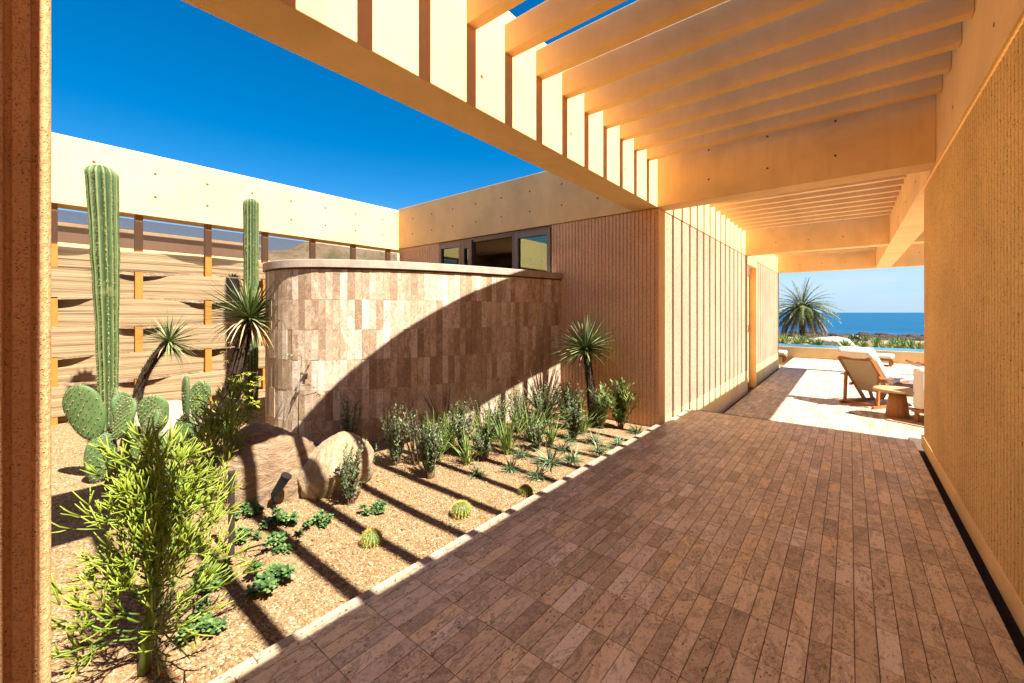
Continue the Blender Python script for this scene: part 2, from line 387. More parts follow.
# ------------------------------------------------------------------ garden gravel
def gz(x, y):
    t = max(0, min(1, (-2.0-x)/5.7))
    return ZG + 0.12*t*t + 0.012*noise.noise(Vector((x*1.7, y*1.7, 0)))
mb = MB(); NX, NY = 70, 120
for i in range(NX+1):
    for j in range(NY+1):
        x = -9.5 + (7.495)*i/NX; y = -5 + 10.9*j/NY; mb.v.append((x, y, gz(x, y)))
for i in range(NX):
    for j in range(NY):
        a = i*(NY+1)+j; mb.face([a, a+NY+1, a+NY+2, a+1])
tag(mb.build('gravel_ground', M['gravel'], smooth=True), kind='structure')
mb = MB(); rg = random.Random(3)
for k in range(42000):
    # more stones close to the viewer
    if k % 3: x = rg.uniform(-3.6, -2.02); yy = rg.uniform(0.0, 3.4)
    else: x = rg.uniform(-6.5, -2.02); yy = rg.uniform(0.0, 5.4)
    r = rg.uniform(.0035, .0085) if rg.random() > .03 else rg.uniform(.009,.017); z = gz(x, yy)+r*.25
    c = rg.random()*6.28; ca, sa = math.cos(c), math.sin(c); e = rg.uniform(.6, 1); tx = rg.uniform(-.4,.4)*r
    v = [(r,0,tx),(0,r*e,-tx),(-r,0,-tx),(0,-r*e,tx),(tx,0,r*.7)]
    mb.add([(x+p[0]*ca-p[1]*sa, yy+p[0]*sa+p[1]*ca, z+p[2]) for p in v], [(0,1,4),(1,2,4),(2,3,4),(3,0,4)], 0, rg.random())
for k in range(420):
    x = -1.95-abs(rg.gauss(0,.03)) if k%3 else -1.95+abs(rg.gauss(0,.10)); yy = rg.uniform(0,5.3); r = rg.uniform(.003,.007); c = rg.random()*6.28; ca, sa = math.cos(c), math.sin(c)
    z = ZP+.003+r*.3
    if x < -2.005: continue
    mb.add([(x+p[0]*ca-p[1]*sa, yy+p[0]*sa+p[1]*ca, z+p[2]) for p in [(r,0,0),(0,r*.8,0),(-r,0,0),(0,-r*.8,0),(0,0,r*.7)]], [(0,1,4),(1,2,4),(2,3,4),(3,0,4)], 0, rg.random())
tag(mb.build('gravel_stones', M['pebble']), 'loose golden gravel stones covering the planting bed', 'gravel', kind='stuff')

# ------------------------------------------------------------------ pergola
pg = empty('pergola', (0,0,ZB), 'sand coloured concrete pergola with rafters over the paved walkway', 'pergola')
def part(mb, name, mats, root, **k):
    return local(mb, root.location).build(name, mats, root, **k)
mb = MB(); mb.box(XLo, XL, -7.0, 17.60, ZB, ZT, 0, 0, 0.006)
holes(mb, [(XL, 2.1+.0+i*1.19, z) for i in range(12) for z in (ZB+.24, ZB+.62) if True], (1,0,0))
part(mb, 'long_beam', [M['con'], M['hole']], pg)
mb = MB(); mb.box(XLo+.002, XLo+.09, -7.0, 17.58, ZT+.001, 2.48, 0, 0, .004); part(mb, 'added_shade_upstand', M['con'], pg)  # unseen upstand, added to raise the beam's shadow on the curved wall
mb = MB(); mb.box(XR, XRo, -7.0, 17.60, ZB, 2.150, 0, 0, 0.006)
holes(mb, [(XR, 1.1+i*1.19, z) for i in range(12) for z in (ZB+.2,)], (-1,0,0))
part(mb, 'long_beam', [M['con'], M['hole']], pg)
for k, (a, b) in enumerate(CB):
    mb = MB(); mb.box(XL+.001, XR-.001, a, b, ZB+.002, ZT-.002, 0, 0, 0.005)
    holes(mb, [(x, a, z) for x in (-1.35,-.73,-.12) for z in ((ZB+.24, ZB+.60))], (0,-1,0), r=.012)
    if k >= 3:
        mb.box(XRo+.001, 8.0, a, b, ZB+.002, ZT-.002, 0, 0, 0.005); holes(mb, [(1.6, a, ZB+.4)], (0,-1,0))
    part(mb, 'cross_beam', [M['con'], M['hole']], pg)
RC = []
for i in range(8): RC.append(2.395+.3945*i)
for i in range(1, 7): RC.append(2.395-.3965*i+(.014 if i == 6 else 0))
for i in range(13): RC.append(6.14+.405*i)
for i in range(13): RC.append(12.10+.405*i)
for i in range(5): RC.append(-.80-.4*i)
mb = MB(); mb.box(XL+.002, XR-.002, -.045, .045, ZR, 2.14, 0, 0, 0.004)
mb.v = [(x, y, z-ZB) for x, y, z in mb.v]
r0 = mb.build('rafter', M['con'], pg); r0.location = (0, RC[0], 0)
for yy in RC[1:]:
    c = r0.copy(); col.objects.link(c); c.parent = pg; c.location = (0, yy, 0)
mb = MB(); mb.box(XRo+.002, 1.74, 6.7, 17.58, 2.20, 2.262, 0, 0, .004); part(mb, 'added_shade_slab', M['con'], pg)  # unseen slab, added to set where sunlight starts on the terrace
for x in (7.6,):
    for a, b in CB[3:]:
        mb = MB(); mb.box(x, x+.35, a, b, ZD, ZB, 0, 0, .006); part(mb, 'column', M['con'], pg)

# ------------------------------------------------------------------ right ribbed wall with the building mass behind it
rw = empty('ribbed_wall', (XR, 0, ZP), 'tall ribbed ochre concrete wall along the right side of the walkway', 'wall')
mb = MB()
ribs(mb, -7.0, YE-.16, -1.40, ZB-.01, lambda a, d: (XR+.022+d, a), p=.062, d=.010)
# rounded plain end
prev = (XR+.022, YE-.16)
for k in range(1, 9):
    t = k/8*math.pi/2; q = (XR+.022+.15*(1-math.cos(t)), YE-.16+.16*math.sin(t))
    mb.add([(prev[0],prev[1],-1.40),(q[0],q[1],-1.40),(q[0],q[1],ZB-.01),(prev[0],prev[1],ZB-.01)], [(0,1,2,3)]); prev = q
mb.add([(XR+.16,YE,-1.40),(4.0,YE,-1.40),(4.0,YE,ZB-.01),(XR+.16,YE,ZB-.01)], [(0,1,2,3)])
part(mb, 'ribbed_face', M['rib'], rw)
mb = MB(); mb.box(XR+.012, 4.0, -7.0, YE-.01, -1.528, -1.402, 0, 0, .003); part(mb, 'smooth_base', M['con'], rw)
mb = MB(); mb.box(XR+.06, 3.9, -7.0, YE-.05, ZP-.35, -1.530); part(mb, 'recess_shade', M['joint'], rw)  # dark colour stands in for the shade below the wall base
mb = MB(); mb.box(XRo+.002, 4.2, -7.0, 5.9, 2.155, 2.76); part(mb, 'added_sun_block', M['con'], rw)  # unseen block, added to keep sun off the walkway up to the kerb

# ------------------------------------------------------------------ left foreground pillar
lp = empty('ribbed_pillar', (XL, -.2, ZP), 'rough ribbed orange concrete pillar at the near left corner', 'pillar')
mb = MB(); xs = XL-.002
ribs(mb, -.47, .072, -1.40, ZB-.002, lambda a, d: (xs-d, a), p=.0565, d=.012)
prev = (xs, .072)
for k in range(1, 7):
    t = k/6*math.pi/2; q = (xs-.026*(1-math.cos(t)), .072+.026*math.sin(t))
    mb.add([(prev[0],prev[1],-1.40),(q[0],q[1],-1.40),(q[0],q[1],ZB-.002),(prev[0],prev[1],ZB-.002)], [(0,1,2,3)]); prev = q
mb.add([(xs-.026,.098,-1.40),(XLo,.098,-1.40),(XLo,.098,ZB-.002),(xs-.026,.098,ZB-.002)], [(0,1,2,3)])
mb.add([(XLo,.098,-1.40),(XLo,-.47,-1.40),(XLo,-.47,ZB-.002),(XLo,.098,ZB-.002)], [(0,1,2,3)])
mb.add([(XLo,-.47,-1.40),(xs,-.47,-1.40),(xs,-.47,ZB-.002),(XLo,-.47,ZB-.002)], [(0,1,2,3)])
part(mb, 'ribbed_shaft', M['ribn'], lp)
mb = MB(); mb.box(XLo+.01, xs-.013, -.46, .088, ZG-.3, -1.402, 0, 0, .004); part(mb, 'smooth_base', M['con'], lp)

# ------------------------------------------------------------------ villa block
vb = empty('villa_building', (-4.8, YF, ZP), 'sand concrete villa block with ribbed walls, a high window strip and a doorway', 'building')
WX0, WX1, WZ0, WZ1 = -6.38, -3.68, 0.30, 1.37
def frontp(a, d): return (a, YF+.02+d)
mb = MB()
ribs(mb, -7.69, WX0, ZG-.1, ZB-.012, frontp); ribs(mb, WX1, XL-.03, ZG-.1, ZB-.012, frontp)
mb.add([(WX0,YF+.02,ZG-.1),(WX1,YF+.02,ZG-.1),(WX1,YF+.02,WZ0),(WX0,YF+.02,WZ0)], [(0,1,2,3)])
mb.add([(XL-.03,YF+.02,ZG-.1),(XL,YF+.05,ZG-.1),(XL,YF+.05,ZB-.012),(XL-.03,YF+.02,ZB-.012)], [(0,1,2,3)])
holes(mb, [(-3.0,YF+.022,.47),(-2.62,YF+.022,.50),(-2.62,YF+.022,-.5)], (0,-1,0), r=.013)
part(mb, 'ribbed_front_wall', [M['ribp'], M['hole']], vb)
mb = MB(); mb.box(-7.70, XLo-.002, YF, YF+.30, ZB, ZT+.005, 0, 0, .005)
holes(mb, [(x, YF, z) for x in [-7.2+.62*i for i in range(8)] for z in (ZB+.27, ZB+.60)], (0,-1,0), r=.016)
part(mb, 'fascia', [M['con'], M['hole']], vb)
# facade towards the walkway: smooth corner strip, ribs, smooth base
DY0, DY1 = 11.80, 13.0
mb = MB()
sidep = lambda a, d: (XL-.004-d, a)
mb.add([(XL,YF+.05,ZP-.5),(XL,5.80,ZP-.5),(XL,5.80,ZB-.012),(XL,YF+.05,ZB-.012)], [(0,1,2,3)], 1)
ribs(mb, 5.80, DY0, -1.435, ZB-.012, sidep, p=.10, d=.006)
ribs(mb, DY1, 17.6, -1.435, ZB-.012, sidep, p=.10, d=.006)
for a, b in ((5.80, DY0-.003), (DY1+.003, 17.6)):
    mb.box(XL-.2, XL-.008, a, b, ZD-.1, -1.437, 1)
mb.add([(XL,17.6,ZD-.1),(-7.7,17.6,ZD-.1),(-7.7,17.6,ZB),(XL,17.6,ZB)], [(0,1,2,3)])
mb.add([(XL-.004,DY1,ZD),(XL-.17,DY1,ZD),(XL-.17,DY1,ZB-.06),(XL-.004,DY1,ZB-.06)], [(0,1,2,3)], 1)
mb.add([(XL-.004,DY0,ZD),(XL-.17,DY0,ZD),(XL-.17,DY0,ZB-.06),(XL-.004,DY0,ZB-.06)], [(0,1,2,3)], 1)
mb.box(XL-.17, XL-.004, DY0, DY1, 1.22, ZB-.012, 1)
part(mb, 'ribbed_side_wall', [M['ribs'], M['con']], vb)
mb = MB(); 
for a in ((-7.7,-4.6,YF+.31,17.6),(-3.4,XLo-.004,YF+.31,17.6),(-4.598,-3.402,YF+.31,6.6),(-4.598,-3.402,8.6,17.6)): mb.box(*a, ZT-.25, ZT-.01)  # unseen roof opening, added so sun brightens the room below
part(mb, 'roof', M['con'], vb)
mb = MB(); mb.box(XL-.23, XL-.17, DY0+.04, DY1-.04, ZD+.02, 1.20, 0, 0, .004)
dr = part(mb, 'door', M['con'], vb)
mb = MB(); mb.tube([(XL-.17, DY1-.16, -.42),(XL-.11, DY1-.16, -.42),(XL-.11, DY1-.30, -.42)], .012, 8); mb.box(XL-.175, XL-.155, DY1-.19, DY1-.13, -.52, -.34)
mb.v = [(x-vb.location.x, y-vb.location.y, z-vb.location.z) for x, y, z in mb.v]
mb.build('door_handle', M['gold'], dr)
# room behind the window
mb = MB()
X0, X1, Y0, Y1 = -7.4, -3.2, YF+.18, 9.5
mb.add([(X0,Y1,-.8),(X1,Y1,-.8),(X1,Y1,1.6),(X0,Y1,1.6)], [(0,1,2,3)], 1)
mb.add([(X0,Y0,-.8),(X0,Y1,-.8),(X0,Y1,1.6),(X0,Y0,1.6)], [(0,1,2,3)]); mb.add([(X1,Y0,-.8),(X1,Y1,-.8),(X1,Y1,1.6),(X1,Y0,1.6)], [(0,1,2,3)])
mb.add([(X0,Y0,-.8),(X1,Y0,-.8),(X1,Y1,-.8),(X0,Y1,-.8)], [(0,1,2,3)]); 
for a in ((X0,-4.6,Y0,Y1),(-3.4,X1,Y0,Y1),(-4.6,-3.4,Y0,6.6),(-4.6,-3.4,8.6,Y1)): mb.add([(a[0],a[2],1.45),(a[1],a[2],1.45),(a[1],a[3],1.45),(a[0],a[3],1.45)], [(0,1,2,3)])  # ceiling left open under the added roof opening
mb.box(-5.0,-3.6, 7.2, 7.4, .45, 1.45, 0); mb.box(-7.0,-6.2,7.6,8.4,-.8,1.1,1)
part(mb, 'room_interior', [M['room'], M['roomd']], vb)
def window(x0, x1, fm, pane=True, fw=.055):
    mb = MB(); yf0, yf1 = YF+.00, YF+.09
    mb.box(x0, x0+fw, yf0, yf1, WZ0, WZ1-.02, 0, 0, .003); mb.box(x1-fw, x1, yf0, yf1, WZ0, WZ1-.02, 0, 0, .003)
    mb.box(x0+fw, x1-fw, yf0+.003, yf1, WZ1-.02-fw*1.6, WZ1-.022, 0, 0, .003); mb.box(x0+fw, x1-fw, yf0+.003, yf1, WZ0, WZ0+fw, 0, 0, .003)
    w = part(mb, 'window', fm, vb)
    if pane:
        mb = MB(); mb.box(x0+fw, x1-fw, YF+.045, YF+.051, WZ0+fw, WZ1-.02-fw*1.6); part2 = local(mb, vb.location).build('pane', M['glass'], w)
    return w
window(-6.36, -5.74, M['silver']); window(-5.735, -5.45, M['bronze'], True, .09); window(-4.42, -3.70, M['silver'], True, .06)
mb = MB()
for k in range(3): mb.box(-5.72+.1*k, -5.69+.1*k, YF+.10, YF+.16, WZ0, WZ1-.03)
mb.box(-4.50, -4.425, YF+.03, YF+.15, WZ0, WZ1-.03, 0, 0, .003); mb.box(-6.375, -3.69, YF+.03, YF+.17, WZ1-.018, WZ1+.012)
mb.box(-5.45, -4.5, YF+.03, YF+.15, WZ1-.06, WZ1-.022)
part(mb, 'sliding_track', M['bronze'], vb)

# ------------------------------------------------------------------ courtyard lintel (far left) and near wall
cl = empty('courtyard_lintel', (-7.7, 0, ZB), 'long pale concrete lintel band above the woven fabric screen', 'lintel')
mb = MB(); mb.box(-8.05, -7.70, -6.0, YF+.30, ZB-.03, ZT-.02, 0, 0, .006)
holes(mb, [(-7.70, .75+.62*i, z) for i in range(-8, 8) for z in (ZB+.25, ZB+.58)], (1,0,0), r=.02)
part(mb, 'lintel_beam', [M['con'], M['hole']], cl)
mb = MB()
mb.box(-7.7, XLo, -5.4, -5.1, ZG-.1, ZT, 0, 0, .006)
holes(mb, [(x, -5.1, z) for x in [-7.2+.62*i for i in range(8)] for z in (ZB+.27, ZB+.60)], (0,1,0), r=.016)
o = mb.build('garden_wall', [M['con'], M['hole']]); tag(o, 'plain sand concrete wall closing the near end of the garden', 'wall')

# ------------------------------------------------------------------ woven screen
ws = empty('woven_screen', (-7.8, 0, -1.42), 'screen of wide sand fabric bands woven between orange posts', 'screen')
PY = [0.39+.8155*i for i in range(-6, 7)]
for i, yy in enumerate(PY):
    mb = MB(); mb.box(-7.845, -7.755, yy-.042, yy+.042, -1.55, ZB-.032, 0, 0, .003)
    part(mb, 'post', M['post'], ws)
bz = [.90, .565, .19, -.185, -.56, -.935, -1.31, -1.6]
rg = random.Random(5)
ya, yb = PY[0]-.3, PY[-1]+.2
for b in range(7):
    mb = MB(); N = 320; KZ = 14
    ph = [rg.uniform(0, 6.28) for _ in range(8)]
    for i in range(N+1):
        yy = ya+(yb-ya)*i/N
        u = (yy-.39)/.8155                    # integer at the posts
        s_ = math.cos(math.pi*(u+b+1))            # +1 in front / -1 behind
        off = .052*s_
        zt = bz[b]; zb_ = bz[b+1]
        # the band pulls narrow where it passes behind a post, which opens the gaps
        nar = (0.5-0.5*s_)**2
        zt2 = zt - .035*nar + .012*math.sin(yy*2.1+ph[0]) - (0.0 if b else .05*(1-nar))
        zb2 = zb_ + .02*nar + .012*math.sin(yy*1.7+ph[1])
        for k in range(KZ+1):
            t = k/KZ; z = zt2+(zb2-zt2)*t
            wr = .004*math.sin(t*17+ph[2]+1.3*math.sin(yy*1.3+ph[3])) + .003*math.sin(t*31+ph[4]+2.0*math.sin(yy*.9+ph[5]))
            wr += .004*math.sin(t*math.pi)
            mb.v.append((-7.80+off+wr, yy, z))
    for i in range(N):
        for k in range(KZ):
            a = i*(KZ+1)+k; mb.face([a, a+1, a+KZ+2, a+KZ+1], 0, rg.random()*.3)
    part(mb, 'fabric_band', M['fabric'], ws, smooth=True)
mb = MB(); mb.add([(-7.70-.04,ya,.885),(-7.74,yb,.885),(-7.74,yb,ZB-.10),(-7.74,ya,ZB-.10)], [(0,1,2,3)])
mb.v = mb.v; part(mb, 'mesh_panel', M['mesh'], ws)

# ------------------------------------------------------------------ curved wall
pts = [(-3.50,5.52),(-3.54,5.3),(-3.66,4.64),(-3.86,3.87),(-4.05,3.36),(-4.20,3.02),(-4.38,2.73),(-4.58,2.46),(-4.79,2.25),(-5.05,2.10),(-5.40,2.04),(-5.75,2.10),(-6.05,2.28),(-6.2,2.7),(-6.25,3.3),(-6.27,4.2),(-6.28,5.5)]
def catmull(P, n=24):
    out = []
    for i in range(len(P)-1):
        p0 = Vector(P[max(i-1,0)]); p1 = Vector(P[i]); p2 = Vector(P[i+1]); p3 = Vector(P[min(i+2,len(P)-1)])
        for k in range(n):
            t = k/n; out.append(0.5*((2*p1)+(p2-p0)*t+(2*p0-5*p1+4*p2-p3)*t*t+(3*p1-p0-3*p2+p3)*t**3))
    out.append(Vector(P[-1])); return out
cv = catmull([(a,b) for a,b in pts])
# light smoothing, then arc-length resample
for _ in range(60):
    cv = [cv[0]]+[(cv[i-1]+cv[i]*2+cv[i+1])/4 for i in range(1,len(cv)-1)]+[cv[-1]]
acc = [0]
for i in range(1, len(cv)): acc.append(acc[-1]+(cv[i]-cv[i-1]).length)
def at(s):
    s = max(0, min(acc[-1], s)); import bisect
    i = min(len(acc)-2, max(0, bisect.bisect_right(acc, s)-1)); t = (s-acc[i])/(acc[i+1]-acc[i]+1e-9)
    p = cv[i].lerp(cv[i+1], t); a = cv[max(i-2,0)]; b = cv[min(i+3,len(cv)-1)]; d = (b-a).normalized()
    return p, Vector((d.y, -d.x))      # outward normal candidate
# make sure the normal looks at the walkway at the start
_, n0 = at(.5); sgn = 1 if n0.x > 0 else -1
cw = empty('curved_wall', (-4.4, 2.73, ZG), 'curved garden wall clad in narrow travertine tiles with a pale coping', 'wall')
mb = MB(); tw = .080; n = int(acc[-1]/tw); rg = random.Random(11)
zr = [.503,.150,-.200,-.550,-.900,-1.250,-1.62]
for i in range(n):
    for k in range(6):
        s0 = i*tw+.0008; s1 = (i+1)*tw-.0008; z1 = zr[k]-.0010; z0 = zr[k+1]+.0010
        dz = rg.uniform(0, .006)
        q = []
        for s_ in (s0, s1):
            p, nn = at(s_); nn = nn*sgn
            f = p+nn*dz; bk = p-nn*.02
            q += [(f.x,f.y,z0),(f.x,f.y,z1),(bk.x,bk.y,z0),(bk.x,bk.y,z1)]
        mb.add(q, [(0,4,5,1),(0,1,3,2),(4,6,7,5),(1,5,7,3),(0,2,6,4)], 0, rg.random())
part(mb, 'tile_cladding', M['wtile'], cw)
def sweep(mb, prof, ds=.06):
    N = int(acc[-1]/ds); m = len(prof); b = len(mb.v)
    for i in range(N+1):
        p, nn = at(acc[-1]*i/N); nn = nn*sgn
        for o, z in prof: q = p+nn*o; mb.v.append((q.x, q.y, z))
    for i in range(N):
        for k in range(m):
            k2 = (k+1) % m; mb.face([b+i*m+k, b+i*m+k2, b+(i+1)*m+k2, b+(i+1)*m+k])
    mb.face([b+k for k in range(m)]); mb.face([b+N*m+k for k in range(m)][::-1])
mb = MB(); sweep(mb, [(-.008,-1.7),(-.008,.50),(-.2,.50),(-.2,-1.7)]); part(mb, 'wall_core', M['joint'], cw)
mb = MB(); sweep(mb, [(.030,.520),(.034,.524),(.034,.606),(.030,.612),(-.23,.612),(-.23,.520)]); part(mb, 'coping', M['coping'], cw)
mb = MB(); sweep(mb, [(.006,.500),(.006,.5205),(-.2,.5205),(-.2,.500)]); part(mb, 'shadow_gap', M['joint'], cw)

# ------------------------------------------------------------------ plants
def fit(o, loc, rz=0, s=1.0):
    o.location = loc; o.rotation_euler = (0,0,rz); o.scale = (s,s,s); return o
def column_cactus(loc, H, rb, rt, lean, label, nr=13, seed=1):
    rg = random.Random(seed); root = empty('column_cactus', loc, label, 'cactus')
    mb = MB(); nv = nr*6; NZ = 46; sp = MB()
    for i in range(NZ+1):
        t = i/NZ; z = H*t
        r = rb+(rt-rb)*min(1, t*1.15)
        if H-z < rt: r *= math.sqrt(max(0.0, 1-((rt-(H-z))/rt)**2))*.97+.03
        r *= 1+.02*math.sin(t*19+seed)
        if i > NZ-6: z = H-rt*(1-math.sin((i-(NZ-6))/6*math.pi/2)); r = rt*math.cos((i-(NZ-6))/6*math.pi/2)+.004
        elif i == NZ-6: z = H-rt; r = rt
        else: z = (H-rt)*i/(NZ-6)
        r *= 1+.035*math.sin(z*9+seed)*math.sin(z*3.1)+.03*noise.noise(Vector((z*6,seed,0)))
        cx, cy = lean[0]*t*t, lean[1]*t*t
        for j in range(nv):
            a = 2*math.pi*j/nv; rr = r*(1+.13*math.cos(nr*a))
            mb.v.append((cx+rr*math.cos(a), cy+rr*math.sin(a), z))
    for i in range(NZ):
        for j in range(nv):
            j2 = (j+1) % nv; q = .5+.5*math.cos(nr*2*math.pi*(j+.5)/nv)
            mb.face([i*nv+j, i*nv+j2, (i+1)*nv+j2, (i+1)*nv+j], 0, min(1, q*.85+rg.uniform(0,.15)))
    steps = int(H/.032)
    for k in range(steps):
        t = k/steps; r = (rb+(rt-rb)*min(1,t*1.15))*1.12; z = H*t*.985
        if H-z < rt: r *= math.sqrt(max(0.02, 1-((rt-(H-z))/rt)**2))
        cx, cy = lean[0]*t*t, lean[1]*t*t
        for j in range(nr):
            a = 2*math.pi*j/nr; p = Vector((cx+r*math.cos(a), cy+r*math.sin(a), z+rg.uniform(-.01,.01)))
            for q in range(4):
                d = Vector((math.cos(a), math.sin(a), rg.uniform(-.5,.7)))+Vector((rg.uniform(-.6,.6),rg.uniform(-.6,.6),0)); d.normalize()
                L = rg.uniform(.018,.05); w = Vector((-math.sin(a), math.cos(a), 0))*.0022
                mb.add([tuple(p-w), tuple(p+w), tuple(p+d*L)], [(0,1,2)], 1, rg.random())
    mb.build('stem', [M['cactus'], M['spine']], root, smooth=True)
    return root
column_cactus((-6.09,.70,-1.5), 3.06, .056, .118, (-.07,-.055), 'tall thick column cactus with a rounded crown at the far left', seed=2)
column_cactus((-7.0,2.36,-1.46), 3.18, .08, .092, (0,.0), 'slim column cactus rising behind the tall yucca', nr=14, seed=5)

def pad(mb, sp, base, up, nrm, L, W, T, rg, mi=0):
    """egg shaped flat pad growing from base along up"""
    up = Vector(up).normalized(); nrm = Vector(nrm); nrm = (nrm-up*nrm.dot(up)).normalized(); sd = up.cross(nrm); base = Vector(base)
    b = len(mb.v); NU, NV = 14, 20
    tone = rg.uniform(.1,.8)
    for i in range(NU+1):
        t = i/NU; th = math.pi*t
        w = math.sin(th)**.8*(.62+.38*min(1,t*1.5))*(1+.10*noise.noise(Vector((t*3,tone*9,0)))); zc = (1-math.cos(th))/2*L
        for j in range(NV):
            a = 2*math.pi*j/NV
            p = base+up*zc+sd*(math.cos(a)*w*W/2*(1+.09*noise.noise(Vector((t*4,math.copysign(3,math.cos(a)),tone*5)))))+nrm*(math.sin(a)*T/2*(math.sin(th)**.5 if 0<t<1 else 0))
            mb.v.append(tuple(p + nrm*.012*math.sin(t*3+tone*6)))
    for i in range(NU):
        for j in range(NV):
            j2=(j+1)%NV; mb.face([b+i*NV+j, b+i*NV+j2, b+(i+1)*NV+j2, b+(i+1)*NV+j], mi, tone*.6+rg.uniform(0,.25))
    for i in range(1, 11):
        for j in range(-5, 6):
            t = i/11+(.045 if j%2 else 0); th = math.pi*t
            if t >= .97: continue
            w = math.sin(th)**.8*(.62+.38*min(1,t*1.5)); x = j/5.2
            if abs(x) > w*.93: continue
            for s_ in (1,-1):
                y = math.sqrt(max(0, 1-(x/w)**2))*T/2*math.sin(th)**.5
                p = base+up*((1-math.cos(th))/2*L)+sd*(x*W/2)+nrm*(s_*(y+.002)+.012*math.sin(t*3+tone*6))
                for q in range(7):
                    d = (nrm*s_+Vector((rg.uniform(-.8,.8),rg.uniform(-.8,.8),rg.uniform(-.8,.8)))).normalized()
                    w2 = d.cross(up)*.0022
                    mb.add([tuple(p-w2),tuple(p+w2),tuple(p+d*rg.uniform(.010,.026))],[(0,1,2)],1,rg.random())
def opuntia(loc, pads, label, seed=1):
    rg = random.Random(seed); root = empty('prickly_pear', loc, label, 'cactus')
    for p in pads:
        mb = MB(); pad(mb, mb, *p, rg)
        o = mb.build('pad', [M['pad'], M['spine']], root, smooth=True)
    return root
VD = Vector((.6,-.45,0))     # roughly towards the walkway
opuntia((-5.16,.52,-1.5), [((0,0,0),(.05,.1,1),(.9,-.1,0),.43,.22,.07), ((.0,-.02,.38),(-.10,-.22,1),(.75,-.6,.1),.50,.32,.065),
    ((.05,.10,.36),(.05,.35,1),(.35,-.9,.2),.38,.24,.06), ((.1,.30,.30),(.0,.3,1),(.2,-1,0),.30,.17,.06), ((-.2,.25,.0),(0,.1,1),(.6,-.6,0),.40,.24,.07)],
    'prickly pear with one very broad pale pad at the left edge of the bed', 3)
opuntia((-5.45,.80,-1.5), [((0,0,0),(.0,.0,1),(.7,-.5,0),.36,.20,.07), ((-.06,-.04,.32),(-.1,-.1,1),(1,.4,0),.40,.20,.06),((-.25,-.08,.28),(0,-.05,1),(.3,-1,0),.46,.13,.055)],
    'narrow upright prickly pear pads in front of the thick column cactus', 4)
opuntia((-5.18,.94,-1.5), [((0,0,0),(.0,.0,1),(.7,-.6,0),.34,.2,.07), ((0,-.04,.32),(.02,.02,1),(.8,-.5,.1),.39,.27,.06)],
    'rounded green prickly pear pad standing against the pale boulder', 6)
opuntia((-5.22,1.16,-1.5), [((0,0,0),(.0,.0,1),(.7,-.6,0),.46,.22,.07), ((.03,.02,.42),(-.05,-.05,1),(.1,-1,0),.44,.16,.055), ((.0,.10,.40),(.12,.08,1),(.8,-.35,0),.40,.19,.06)],
    'pair of prickly pear pads right of the pale boulder', 8)

def pencil(loc, H, spread, nodes, label, seed, lenm=1.0, trunk_r=.022):
    rg = random.Random(seed); root = empty('pencil_bush', loc, label, 'shrub')
    tb = MB(); bb = MB()
    def rec(p, d, L, r, dep):
        bend = Vector((rg.uniform(-.3,.3), rg.uniform(-.3,.3), rg.uniform(.05,.45)))
        m = p+d*L*.5; d2 = (d+bend*.55).normalized(); e = m+d2*L*.5
        tone = min(1, max(0, .32+.22*(3-dep)+rg.uniform(-.22,.22)))
        bb.tube([p, m, e], [r, r*.92, r*(.85 if dep else .5)], 6, 0, tone)
        if dep == 0: return
        k = rg.choice((2,3,3,3))
        for q in range(k):
            ax = d2.cross(Vector((rg.uniform(-1,1),rg.uniform(-1,1),rg.uniform(-1,1)))).normalized()
            nd = (Matrix.Rotation(R(rg.uniform(16,40)), 3, ax) @ d2); nd.z += .06; nd.normalize()
            rec(e, nd, L*rg.uniform(.7,1.0), r*.86, dep-1)
    tp = []; ax, ay = rg.uniform(-.02,.02), rg.uniform(-.02,.02)
    for i in range(9):
        t = i/8; tp.append(Vector((ax*math.sin(t*4), ay*math.sin(t*3)+.04*t, H*.78*t)))
    tb.tube(tp, [trunk_r*(1-.55*i/8) for i in range(9)], 10, 0, .4)
    for i in range(nodes):
        t = (.17+.83*i/(nodes-1)); f = t*8; a = int(min(7, f)); p = tp[a].lerp(tp[a+1], f-a)
        for q in range(3):
            an = i*2.4+q*2.09+rg.uniform(-.4,.4); el = .30+1.0*t+rg.uniform(-.25,.35)
            d = Vector((math.cos(an), math.sin(an), el)).normalized()
            rec(p, d, spread*rg.uniform(.28,.46)*(1.12-.35*t)*lenm, .0043*(1.15-.2*t), 3)
    for q in range(4):
        d = Vector((rg.uniform(-.35,.35), rg.uniform(-.35,.35), 1)).normalized(); rec(tp[-1], d, H*.12, .0055, 3)
    tb.build('trunk', M['pencilb'], root, smooth=True); bb.build('twigs', M['pencil'], root, smooth=True)
    return root
pencil((-2.34,.38,ZG), .90, .32, 22, 'large yellow green pencil bush in the foreground gravel', 21)
pencil((-3.85,1.0,ZG), .72, .30, 12, 'smaller pencil bush behind the bollard light beside the brown boulder', 33)
pencil((-4.45,1.30,ZG), .80, .32, 8, 'dark upright pencil bush at the foot of the tall yucca', 44)

